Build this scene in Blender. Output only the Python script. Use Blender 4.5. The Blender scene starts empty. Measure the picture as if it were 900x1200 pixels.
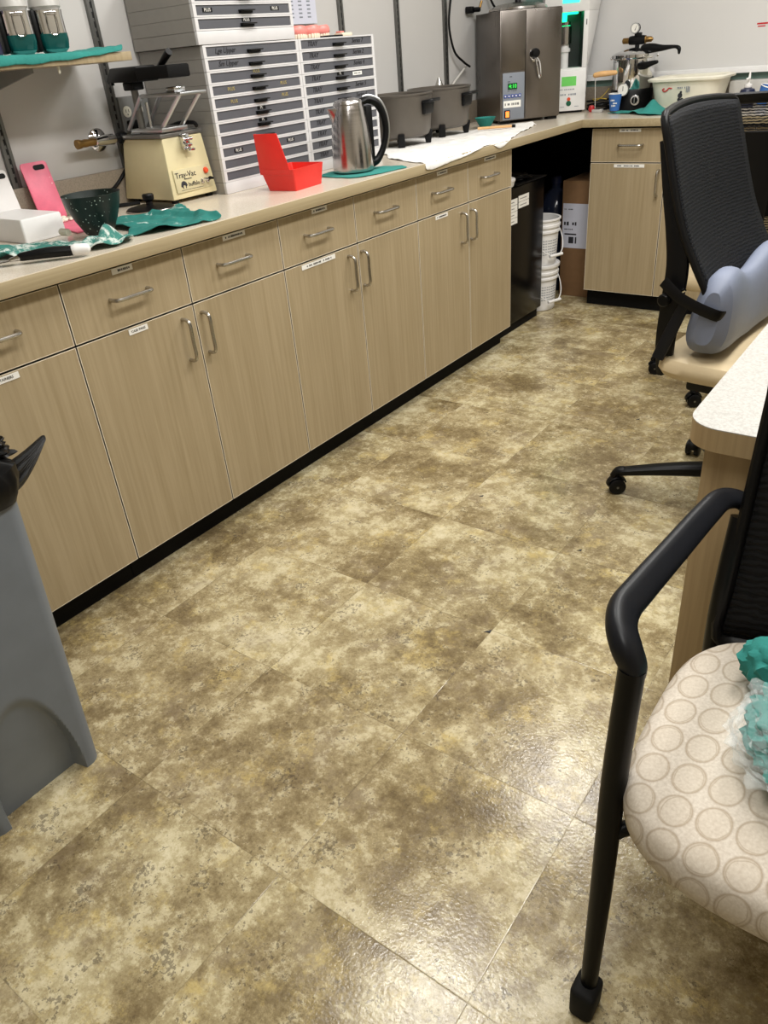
import bpy, bmesh, math, random
from mathutils import Vector, Matrix, noise
from mathutils.geometry import delaunay_2d_cdt
random.seed(7)
PI = math.pi
S = bpy.context.scene
COL = S.collection

# ------------------------------------------------------------------ camera
cam_d = bpy.data.cameras.new('camera')
cam = bpy.data.objects.new('camera', cam_d); COL.objects.link(cam)
cam_d.sensor_fit = 'VERTICAL'; cam_d.sensor_height = 24; cam_d.sensor_width = 18
cam_d.lens = 894.14 / 1200 * 24
cam_d.clip_start = 0.02
def set_cam(loc, yaw, pitch, roll):
    f = Vector((math.sin(yaw)*math.cos(pitch), math.cos(yaw)*math.cos(pitch), -math.sin(pitch)))
    r0 = Vector((math.cos(yaw), -math.sin(yaw), 0)); u0 = r0.cross(f)
    c, s = math.cos(roll), math.sin(roll)
    r = c*r0 + s*u0; u = -s*r0 + c*u0
    M = Matrix.Identity(4)
    for i in range(3):
        M[i][0] = r[i]; M[i][1] = u[i]; M[i][2] = -f[i]; M[i][3] = loc[i]
    cam.matrix_world = M
set_cam((1.7376, -1.0119, 1.3043), -0.6736, 0.5431, -0.0912)
S.camera = cam

# ------------------------------------------------------------------ world, lights, exposure
W = bpy.data.worlds.new('world'); S.world = W; W.use_nodes = True
W.node_tree.nodes['Background'].inputs[0].default_value = (0.9, 0.95, 1, 1)
W.node_tree.nodes['Background'].inputs[1].default_value = 0.15
S.view_settings.view_transform = 'Standard'; S.view_settings.look = 'None'
S.view_settings.gamma = 1.0; S.view_settings.use_curve_mapping = False
S.view_settings.exposure = 0.0
CEIL = 2.55
# recessed ceiling panels: (x, y, size x, size y, watts)
PANELS = [(0.60, 1.86, 0.42, 0.50, 18), (0.60, 0.46, 0.42, 0.50, 18), (1.50, -0.75, 0.35, 1.1, 20), (1.50, 0.85, 0.35, 1.1, 34), (1.50, 2.35, 0.35, 1.1, 26)]
for (px, py, sx, sy, wt) in PANELS:
    L = bpy.data.lights.new('ceiling_panel_light', 'AREA'); L.shape = 'RECTANGLE'
    L.size = sx; L.size_y = sy; L.energy = wt; L.color = (1.0, 0.98, 0.94)
    lo = bpy.data.objects.new('ceiling_panel_light', L); COL.objects.link(lo)
    lo.location = (px, py, CEIL - 0.03)

# ------------------------------------------------------------------ materials
def srgb(r, g, b):
    def c(v):
        v /= 255.0
        return v/12.92 if v <= 0.04045 else ((v+0.055)/1.055)**2.4
    return (c(r), c(g), c(b), 1)
class NT:
    def __init__(s, name):
        s.m = bpy.data.materials.new(name); s.m.use_nodes = True
        s.t = s.m.node_tree; s.b = s.t.nodes['Principled BSDF']
    def n(s, typ, **kw):
        nd = s.t.nodes.new(typ)
        for k, v in kw.items():
            if k.startswith('i_'):
                key = k[2:]
                key = int(key) if key.isdigit() else key.replace('_', ' ')
                nd.inputs[key].default_value = v
            else: setattr(nd, k, v)
        return nd
    def l(s, a, b): s.t.links.new(a, b)
    def math(s, op, a, b=None, clamp=False):
        nd = s.t.nodes.new('ShaderNodeMath'); nd.operation = op; nd.use_clamp = clamp
        for i, v in enumerate((a, b)):
            if v is None: continue
            if hasattr(v, 'links'): s.l(v, nd.inputs[i])
            else: nd.inputs[i].default_value = v
        return nd.outputs[0]
    def ramp(s, fac, stops):
        nd = s.t.nodes.new('ShaderNodeValToRGB'); s.l(fac, nd.inputs[0])
        el = nd.color_ramp.elements
        while len(el) < len(stops): el.new(0.5)
        for e, (p, c) in zip(el, stops): e.position = p; e.color = c
        return nd.outputs[0]
    def mix(s, fac, a, b, blend='MIX'):
        nd = s.t.nodes.new('ShaderNodeMix'); nd.data_type = 'RGBA'; nd.blend_type = blend
        for i, v in ((0, fac), (6, a), (7, b)):
            if hasattr(v, 'links'): s.l(v, nd.inputs[i])
            else: nd.inputs[i].default_value = v
        return nd.outputs[2]
    def coord(s, scale=(1, 1, 1), kind='Object'):
        tc = s.n('ShaderNodeTexCoord'); mp = s.n('ShaderNodeMapping')
        mp.inputs['Scale'].default_value = scale
        s.l(tc.outputs[kind], mp.inputs[0]); return mp.outputs[0]
    def noise(s, vec, scale, detail=4, rough=0.55):
        nd = s.n('ShaderNodeTexNoise', i_Scale=scale, i_Detail=detail, i_Roughness=rough)
        s.l(vec, nd.inputs['Vector']); return nd.outputs['Fac']
    def bump(s, h, strength=0.2, dist=0.002):
        nd = s.n('ShaderNodeBump', i_Strength=strength, i_Distance=dist)
        s.l(h, nd.inputs['Height']); s.l(nd.outputs[0], s.b.inputs['Normal'])
def plain(name, rgb, rough=0.5, metal=0.0, var=0.06, vscale=30, bump=0.0, emit=0, trans=0, coat=0):
    k = NT(name); c = srgb(*rgb)
    v = k.noise(k.coord(), vscale, 3)
    lo = tuple(x*(1-var) for x in c[:3]) + (1,); hi = tuple(min(1, x*(1+var)) for x in c[:3]) + (1,)
    k.l(k.ramp(v, [(0.3, lo), (0.7, hi)]), k.b.inputs['Base Color'])
    k.b.inputs['Roughness'].default_value = rough; k.b.inputs['Metallic'].default_value = metal
    if bump: k.bump(v, bump)
    if emit:
        k.b.inputs['Emission Color'].default_value = c; k.b.inputs['Emission Strength'].default_value = emit
    if trans: k.b.inputs['Transmission Weight'].default_value = trans
    if coat: k.b.inputs['Coat Weight'].default_value = coat
    return k.m

def black(name, rgb, rough, **kw):
    m = plain(name, rgb, rough, **kw); m.node_tree.nodes['Principled BSDF'].inputs['Specular IOR Level'].default_value = 0.22
    return m
def wood_mat(name, axis='z', a=(171, 154, 124), b=(155, 138, 107)):
    k = NT(name)
    sc = {'z': (95, 95, 2.6), 'y': (95, 2.6, 95)}[axis]
    v = k.noise(k.coord(sc), 1.0, 5, 0.6)
    v2 = k.noise(k.coord(tuple(x*0.16 for x in sc)), 1.0, 2)
    f = k.math('ADD', k.math('MULTIPLY', v, 0.7), k.math('MULTIPLY', v2, 0.3))
    k.l(k.ramp(f, [(0.36, srgb(*b)), (0.62, srgb(*a))]), k.b.inputs['Base Color'])
    k.b.inputs['Roughness'].default_value = 0.42
    return k.m

def floor_mat():
    k = NT('vinyl stone tile')
    T = 0.4064
    tc = k.n('ShaderNodeTexCoord'); sep = k.n('ShaderNodeSeparateXYZ'); k.l(tc.outputs['Object'], sep.inputs[0])
    u = k.math('DIVIDE', k.math('SUBTRACT', sep.outputs[0], 0.172), T)
    v = k.math('DIVIDE', k.math('SUBTRACT', sep.outputs[1], -0.074), T)
    fu, fv = k.math('FRACT', u), k.math('FRACT', v)
    iu, iv = k.math('FLOOR', u), k.math('FLOOR', v)
    cid = k.n('ShaderNodeCombineXYZ'); k.l(iu, cid.inputs[0]); k.l(iv, cid.inputs[1])
    wn = k.n('ShaderNodeTexWhiteNoise', noise_dimensions='3D'); k.l(cid.outputs[0], wn.inputs['Vector'])
    off = k.n('ShaderNodeVectorMath', operation='SCALE'); k.l(wn.outputs['Color'], off.inputs[0]); off.inputs['Scale'].default_value = 37.0
    pos = k.n('ShaderNodeVectorMath', operation='ADD'); k.l(tc.outputs['Object'], pos.inputs[0]); k.l(off.outputs[0], pos.inputs[1])
    P = pos.outputs[0]
    big = k.noise(P, 4.6, 3, 0.6); mid = k.noise(P, 26, 9, 0.76); fine = k.noise(P, 110, 8, 0.85)
    f = k.math('ADD', k.math('ADD', k.math('MULTIPLY', big, 0.40), k.math('MULTIPLY', mid, 0.32)), k.math('MULTIPLY', fine, 0.28))
    base = k.ramp(f, [(0.385, srgb(96, 82, 58)), (0.45, srgb(134, 119, 87)), (0.505, srgb(163, 149, 114)), (0.56, srgb(186, 174, 138)), (0.63, srgb(214, 205, 176))])
    yel = k.math('ADD', k.math('MULTIPLY', k.noise(P, 9, 5, 0.65), 0.6), k.math('MULTIPLY', k.noise(P, 60, 8, 0.82), 0.4))
    yf = k.ramp(yel, [(0.53, (0, 0, 0, 1)), (0.63, (0.5, 0.5, 0.5, 1))])
    base = k.mix(yf, base, srgb(212, 190, 122))
    gry = k.math('ADD', k.math('MULTIPLY', k.noise(P, 8.3, 5, 0.65), 0.6), k.math('MULTIPLY', k.noise(P, 80, 8, 0.85), 0.4))
    gf = k.ramp(gry, [(0.53, (0, 0, 0, 1)), (0.61, (0.55, 0.55, 0.55, 1))])
    base = k.mix(gf, base, srgb(136, 122, 102))
    # crisp flecks: cream and brown patches with hard edges
    cr = k.math('ADD', k.math('MULTIPLY', k.noise(P, 26, 12, 0.78), 0.75), k.math('MULTIPLY', big, 0.25))
    base = k.mix(k.ramp(cr, [(0.525, (0, 0, 0, 1)), (0.542, (0.36, 0.36, 0.36, 1)), (0.62, (0.5, 0.5, 0.5, 1))]), base, srgb(214, 204, 172))
    br = k.math('ADD', k.math('MULTIPLY', k.noise(P, 33, 12, 0.80), 0.72), k.math('MULTIPLY', k.math('SUBTRACT', 1.0, big), 0.28))
    base = k.mix(k.ramp(br, [(0.535, (0, 0, 0, 1)), (0.548, (0.36, 0.36, 0.36, 1)), (0.63, (0.52, 0.52, 0.52, 1))]), base, srgb(112, 96, 68))
    # dark pits
    pit = k.noise(P, 105, 5, 0.7); pm = k.noise(P, 13, 4, 0.65)
    pf = k.ramp(k.math('ADD', pit, k.math('MULTIPLY', pm, 0.7)), [(0.985, (0, 0, 0, 1)), (1.005, (0.6, 0.6, 0.6, 1))])
    base = k.mix(pf, base, srgb(78, 68, 56))
    tint = k.ramp(wn.outputs['Value'], [(0, (0.94, 0.92, 0.90, 1)), (1, (1.04, 1.04, 1.03, 1))])
    base = k.mix(1.0, base, tint, 'MULTIPLY')
    # joints
    d = k.math('MINIMUM', k.math('MINIMUM', fu, k.math('SUBTRACT', 1.0, fu)), k.math('MINIMUM', fv, k.math('SUBTRACT', 1.0, fv)))
    jn = k.ramp(k.noise(tc.outputs['Object'], 7, 3), [(0.38, (0.12, 0.12, 0.12, 1)), (0.62, (0.62, 0.62, 0.62, 1))])
    j = k.math('MULTIPLY', k.ramp(d, [(0.0016, (1, 1, 1, 1)), (0.0034, (0, 0, 0, 1))]), jn)
    base = k.mix(j, base, srgb(84, 72, 50))
    k.l(base, k.b.inputs['Base Color'])
    rn = k.noise(P, 40, 4)
    k.l(k.ramp(rn, [(0.3, (0.11, 0.11, 0.11, 1)), (0.7, (0.22, 0.22, 0.22, 1))]), k.b.inputs['Roughness'])
    tex = k.noise(tc.outputs['Object'], 150, 2, 0.5)
    h = k.math('SUBTRACT', k.math('ADD', k.math('MULTIPLY', tex, 0.7), k.math('MULTIPLY', fine, 0.2)), k.math('MULTIPLY', j, 0.8))
    k.bump(h, 0.30, 0.0020)
    return k.m

def speckle(name, base, dots, scale=240, rough=0.35, amount=0.5):
    k = NT(name); c = k.coord()
    v = k.noise(c, scale, 3, 0.7); w = k.noise(c, scale*0.35, 3, 0.6)
    a = k.ramp(v, [(0.38, srgb(*dots)), (0.38+amount*0.35, srgb(*base))])
    b = k.ramp(w, [(0.35, tuple(x*0.93 for x in srgb(*base)[:3])+(1,)), (0.6, srgb(*base))])
    k.l(k.mix(0.5, a, b), k.b.inputs['Base Color']); k.b.inputs['Roughness'].default_value = rough
    return k.m

def splatter(name, rgb, dot, scale=60, thr=0.13, rough=0.45, mask=0.5):
    k = NT(name); c = k.coord()
    vo = k.n('ShaderNodeTexVoronoi', i_Scale=scale); k.l(c, vo.inputs['Vector'])
    m = k.noise(c, 9, 3)
    f = k.math('MULTIPLY', k.math('LESS_THAN', vo.outputs['Distance'], thr), k.math('GREATER_THAN', m, mask))
    sv = k.noise(c, 22, 4)
    bc = k.ramp(sv, [(0.3, tuple(x*0.8 for x in srgb(*rgb)[:3])+(1,)), (0.7, srgb(*rgb))])
    k.l(k.mix(f, bc, srgb(*dot)), k.b.inputs['Base Color']); k.b.inputs['Roughness'].default_value = rough
    return k.m

def ring_fabric():
    # staggered woven rings on a cream ground
    k = NT('cream fabric with rings')
    tc = k.n('ShaderNodeTexCoord'); sep = k.n('ShaderNodeSeparateXYZ'); k.l(tc.outputs['Object'], sep.inputs[0])
    wob = k.noise(tc.outputs['Object'], 30, 2)
    wv = k.math('MULTIPLY', k.math('SUBTRACT', wob, 0.5), 0.003)
    sx, sy = 0.0455, 0.0575
    x = k.math('ADD', sep.outputs[0], wv); y = k.math('SUBTRACT', k.math('ADD', sep.outputs[1], wv), k.math('MULTIPLY', sep.outputs[0], 0.14))
    y = k.math('ADD', y, k.math('MULTIPLY', k.math('SUBTRACT', sep.outputs[2], 0.48), 0.9))
    ds = []
    for o in (0.0,):
        a = k.math('SUBTRACT', k.math('FRACT', k.math('ADD', k.math('DIVIDE', x, sx), o)), 0.5)
        b = k.math('SUBTRACT', k.math('FRACT', k.math('ADD', k.math('DIVIDE', y, sy), o)), 0.5)
        a = k.math('MULTIPLY', a, sx); b = k.math('MULTIPLY', b, sy*0.78)
        ds.append(k.math('SQRT', k.math('ADD', k.math('MULTIPLY', a, a), k.math('MULTIPLY', b, b))))
    d = ds[0]
    ring = k.math('SUBTRACT', 1.0, k.math('DIVIDE', k.math('ABSOLUTE', k.math('SUBTRACT', d, 0.0196)), 0.0024), True)
    d2 = k.math('ADD', d, k.math('MULTIPLY', k.math('SUBTRACT', k.noise(tc.outputs['Object'], 22, 2), 0.5), 0.012))
    ring = k.math('MAXIMUM', ring, k.math('MULTIPLY', k.math('SUBTRACT', 1.0, k.math('DIVIDE', k.math('ABSOLUTE', k.math('SUBTRACT', d2, 0.0180)), 0.0013), True), 0.8))
    inside = k.math('LESS_THAN', d, 0.0196)
    fib = k.noise(tc.outputs['Object'], 260, 3)
    base = k.ramp(fib, [(0.3, srgb(198, 187, 172)), (0.7, srgb(218, 209, 196))])
    base = k.mix(k.math('MULTIPLY', inside, 0.25), base, srgb(196, 182, 160))
    base = k.mix(k.math('MULTIPLY', ring, 0.62), base, srgb(150, 130, 104))
    k.l(base, k.b.inputs['Base Color']); k.b.inputs['Roughness'].default_value = 0.9
    k.bump(fib, 0.15, 0.001)
    return k.m

def mesh_fabric(name, open_=0.0, rgb=(22, 24, 30), hi=(58, 62, 72), scale=190, direction='Z'):
    """woven chair mesh: wavy horizontal cords; the gaps let light through"""
    k = NT(name)
    wv = k.n('ShaderNodeTexWave', wave_type='BANDS', bands_direction=direction, i_Scale=scale, i_Distortion=3.0, i_Detail=1.0)
    wv.inputs['Detail Scale'].default_value = 2.0
    tc = k.n('ShaderNodeTexCoord'); k.l(tc.outputs['Object'], wv.inputs['Vector'])
    k.l(k.ramp(wv.outputs['Fac'], [(0.25, srgb(*rgb)), (0.9, srgb(*hi))]), k.b.inputs['Base Color'])
    k.b.inputs['Roughness'].default_value = 0.75; k.b.inputs['Specular IOR Level'].default_value = 0.25
    k.bump(wv.outputs['Fac'], 0.35, 0.0015)
    if open_ > 0:
        tr = k.n('ShaderNodeBsdfTransparent'); mx = k.n('ShaderNodeMixShader')
        hole = k.math('MULTIPLY', k.math('LESS_THAN', wv.outputs['Fac'], 0.55), open_)
        k.l(hole, mx.inputs[0]); k.l(k.b.outputs[0], mx.inputs[1]); k.l(tr.outputs[0], mx.inputs[2])
        out = [n for n in k.t.nodes if n.type == 'OUTPUT_MATERIAL'][0]; k.l(mx.outputs[0], out.inputs[0])
    return k.m

def brushed(name, rgb, rough=0.3, axis=(3, 3, 200)):
    k = NT(name); v = k.noise(k.coord(axis), 1.0, 3)
    c = srgb(*rgb)
    k.l(k.ramp(v, [(0.3, tuple(x*0.86 for x in c[:3])+(1,)), (0.7, c)]), k.b.inputs['Base Color'])
    k.b.inputs['Metallic'].default_value = 1.0
    k.l(k.ramp(v, [(0.3, (rough*0.8,)*3+(1,)), (0.7, (rough*1.25,)*3+(1,))]), k.b.inputs['Roughness'])
    return k.m

def cloth_mat(name, rgb, spots=None, white=0.0):
    k = NT(name); c = k.coord()
    fib = k.noise(c, 320, 2); sl = k.noise(c, 14, 4)
    cc = srgb(*rgb)
    b = k.ramp(k.math('ADD', k.math('MULTIPLY', fib, 0.4), k.math('MULTIPLY', sl, 0.6)), [(0.32, tuple(x*0.78 for x in cc[:3])+(1,)), (0.66, cc)])
    if spots:
        v = k.noise(c, 26, 5, 0.7)
        b = k.mix(k.ramp(v, [(spots[1], (0, 0, 0, 1)), (spots[1]+0.08, (spots[2],)*3+(1,))]), b, srgb(*spots[0]))
    k.l(b, k.b.inputs['Base Color']); k.b.inputs['Roughness'].default_value = 0.92
    k.bump(fib, 0.3, 0.001)
    return k.m

M = {}
M['wood'] = wood_mat('light ash laminate')
M['woodh'] = wood_mat('light ash laminate edge', 'y', (178, 162, 130), (162, 146, 114))
M['woodside'] = wood_mat('maple laminate panel', 'z', (178, 154, 116), (160, 136, 100))
M['edge'] = plain('pale laminate edge strip', (222, 210, 188), 0.4, var=0.04)
M['floor'] = floor_mat()
M['black'] = black('black plastic', (11, 11, 13), 0.42)
M['blackgloss'] = black('black gloss enamel', (7, 7, 8), 0.22)
M['blackmat'] = black('matt black laminate', (9, 9, 10), 0.75)
M['armblack'] = black('soft black arm polymer', (24, 25, 29), 0.38, bump=0.02)
M['powder'] = black('black powder coat', (8, 8, 9), 0.35)
M['rubber'] = black('black rubber', (20, 20, 20), 0.7)
M['counter'] = speckle('speckled beige laminate', (218, 208, 192), (176, 162, 142), 260, 0.22)
M['splash'] = speckle('speckled taupe backsplash', (150, 139, 124), (116, 104, 90), 220, 0.4)
M['desk'] = speckle('speckled white laminate', (186, 184, 179), (142, 138, 132), 200, 0.45, 0.6)
M['wall'] = plain('pale grey wall panel', (196, 194, 192), 0.5, var=0.02, vscale=3)
M['wallteal'] = plain('dull teal wall paint', (136, 168, 160), 0.6)
M['wallbeige'] = plain('beige wall paint', (205, 198, 184), 0.7, var=0.02)
M['ceil'] = plain('white ceiling tile', (225, 223, 218), 0.9, var=0.04, vscale=90)
M['board'] = plain('whiteboard enamel', (214, 213, 212), 0.28, var=0.01, vscale=2)
M['alu'] = plain('aluminium', (196, 198, 200), 0.35, 1.0)
M['steelstrip'] = plain('zinc plated steel', (120, 120, 118), 0.4, 0.9)
M['slot'] = plain('dark slot', (18, 18, 18), 0.8)
M['nickel'] = plain('satin nickel', (186, 183, 177), 0.27, 1.0, var=0.02)
M['chrome'] = plain('chrome', (214, 214, 216), 0.08, 1.0, var=0.01)
M['steel'] = brushed('brushed stainless steel', (176, 172, 168), 0.24, (260, 260, 3))
M['steelbox'] = brushed('scuffed stainless sheet', (128, 122, 117), 0.32, (9, 9, 3))
M['steelkettle'] = brushed('brushed kettle steel', (196, 192, 190), 0.2, (4, 4, 400))
M['brass'] = plain('aged brass', (150, 118, 70), 0.35, 0.9)
M['white'] = plain('white plastic', (232, 231, 230), 0.4, var=0.02)
M['orgwhite'] = plain('white polystyrene', (214, 213, 214), 0.45, var=0.02)
M['offwhite'] = plain('milky white plastic', (228, 224, 208), 0.4, var=0.03)
M['paper'] = plain('label paper', (240, 238, 232), 0.7, var=0.02)
M['bluepaper'] = plain('pale blue paper', (204, 206, 220), 0.8, var=0.02)
M['ink'] = plain('black ink', (40, 40, 46), 0.7)
M['marker'] = plain('black marker ink', (38, 38, 42), 0.6)
M['gold'] = plain('yellowed sticker', (176, 160, 104), 0.6)
M['orgside'] = plain('warm grey polystyrene', (146, 142, 136), 0.5, var=0.03)
M['grey'] = plain('slate grey drawer plastic', (86, 87, 93), 0.5, var=0.03)
M['red'] = plain('red polypropylene', (224, 44, 36), 0.36, var=0.03)
M['redknob'] = plain('red plastic knob', (190, 40, 46), 0.35)
M['orange'] = plain('orange indicator lens', (226, 84, 48), 0.35)
M['cream'] = plain('cream enamel', (222, 210, 168), 0.42, var=0.02)
M['creamplate'] = plain('pale control plate', (206, 196, 158), 0.45, var=0.02)
M['greymetal'] = plain('grey cast metal', (126, 124, 120), 0.42, 0.6)
M['greypaint'] = plain('grey painted steel', (120, 120, 118), 0.5)
M['teal'] = cloth_mat('teal surgical cloth', (46, 138, 130))
M['tealdirty'] = cloth_mat('teal cloth with plaster dust', (34, 120, 112), ((198, 214, 208), 0.60, 0.8))
M['tealdust'] = cloth_mat('plaster caked teal cloth', (60, 128, 118), ((206, 214, 208), 0.50, 0.9))
M['towel'] = cloth_mat('white huck towel', (248, 246, 242), ((200, 197, 192), 0.60, 0.5))
M['bowl'] = splatter('plaster splattered dark green rubber', (4, 28, 24), (196, 214, 206), 95, 0.17, 0.42, 0.48)
M['pink'] = splatter('pink plastic', (244, 118, 146), (244, 226, 222), 70, 0.12, 0.4, 0.62)
M['plaster'] = plain('plaster crumbs', (236, 230, 214), 0.9, bump=0.3)
M['potbody'] = plain('grey brown enamelled pot', (96, 90, 83), 0.38, 0.25, var=0.03)
M['gum'] = plain('pink denture acrylic', (236, 140, 132), 0.35)
M['tooth'] = plain('ivory tooth acrylic', (240, 226, 204), 0.3)
M['panelgrey'] = plain('blue grey control panel', (128, 134, 144), 0.45, var=0.02)
M['lcdgreen'] = plain('green backlit digits', (60, 230, 80), 0.4, emit=0.9)
M['lcdback'] = plain('dark green display', (10, 62, 34), 0.3, emit=0.25)
M['lcd'] = plain('green lcd', (96, 176, 84), 0.25, emit=0.45)
M['blue'] = plain('blue button', (62, 84, 158), 0.4)
M['amber'] = plain('lit amber rocker', (255, 140, 60), 0.35, emit=1.2)
M['greenlight'] = plain('green lamp', (20, 235, 150), 0.3, emit=4.0)
M['tealscreen'] = plain('lit turquoise screen', (60, 240, 200), 0.3, emit=1.5)
M['chamber'] = plain('dark chamber lining', (52, 60, 58), 0.35, 0.4)
M['greenbtn'] = plain('dark green button', (22, 92, 66), 0.35)
M['woodhandle'] = plain('turned pale wood', (226, 178, 122), 0.5, var=0.1)
M['papercup'] = plain('blue paper cup', (52, 104, 176), 0.6, var=0.08)
M['navy'] = plain('navy bottle', (28, 34, 62), 0.35)
M['darkglass'] = plain('dark blue water bottle', (34, 40, 58), 0.15)
M['carton'] = plain('brown cardboard', (128, 96, 64), 0.85)
M['bag'] = black('black bin liner', (14, 14, 15), 0.32, bump=0.3)
M['bin'] = plain('grey polyethylene bin', (114, 121, 130), 0.45, var=0.05, vscale=14)
M['tan'] = plain('tan vinyl upholstery', (200, 182, 148), 0.42, var=0.03)
M['pillow'] = plain('grey blue stretch jersey', (118, 126, 146), 0.6, var=0.03, bump=0.05)
M['rings'] = ring_fabric()
M['mesh'] = mesh_fabric('dark navy chair mesh', 0.10, (7, 9, 13), (15, 17, 23), 36)
M['meshopen'] = mesh_fabric('sheer black chair mesh', 0.5, (9, 10, 13), (22, 24, 29), 38)
M['meshblack'] = mesh_fabric('black chair mesh', 0.12, (5, 5, 6), (18, 18, 20), 26)
M['yellowwire'] = plain('yellow wire', (196, 168, 64), 0.5)
M['whitewire'] = plain('white cord', (206, 204, 198), 0.5)
M['blade'] = plain('spatula blade steel', (170, 166, 160), 0.3, 1.0)
M['purple'] = plain('dark plum liquid', (62, 52, 78), 0.25)
M['peach'] = plain('peach label', (196, 176, 168), 0.6)
M['dome'] = plain('frosted dome lid', (182, 180, 176), 0.35)
M['tealreflection'] = plain('painted teal cloth reflection', (16, 84, 82), 0.08, 0.3)  # teal cloth mirrored in chrome, painted as a colour
def clear_plastic():
    k = NT('clear crinkled plastic'); v = k.noise(k.coord(), 70, 4, 0.6)
    k.b.inputs['Roughness'].default_value = 0.12; k.b.inputs['Base Color'].default_value = (0.9, 0.95, 0.95, 1)
    k.bump(v, 0.9, 0.01)
    tr = k.n('ShaderNodeBsdfTransparent'); mx = k.n('ShaderNodeMixShader'); mx.inputs[0].default_value = 0.84
    k.l(k.b.outputs[0], mx.inputs[1]); k.l(tr.outputs[0], mx.inputs[2])
    out = [n for n in k.t.nodes if n.type == 'OUTPUT_MATERIAL'][0]; k.l(mx.outputs[0], out.inputs[0])
    return k.m
M['clear'] = clear_plastic()

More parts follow.
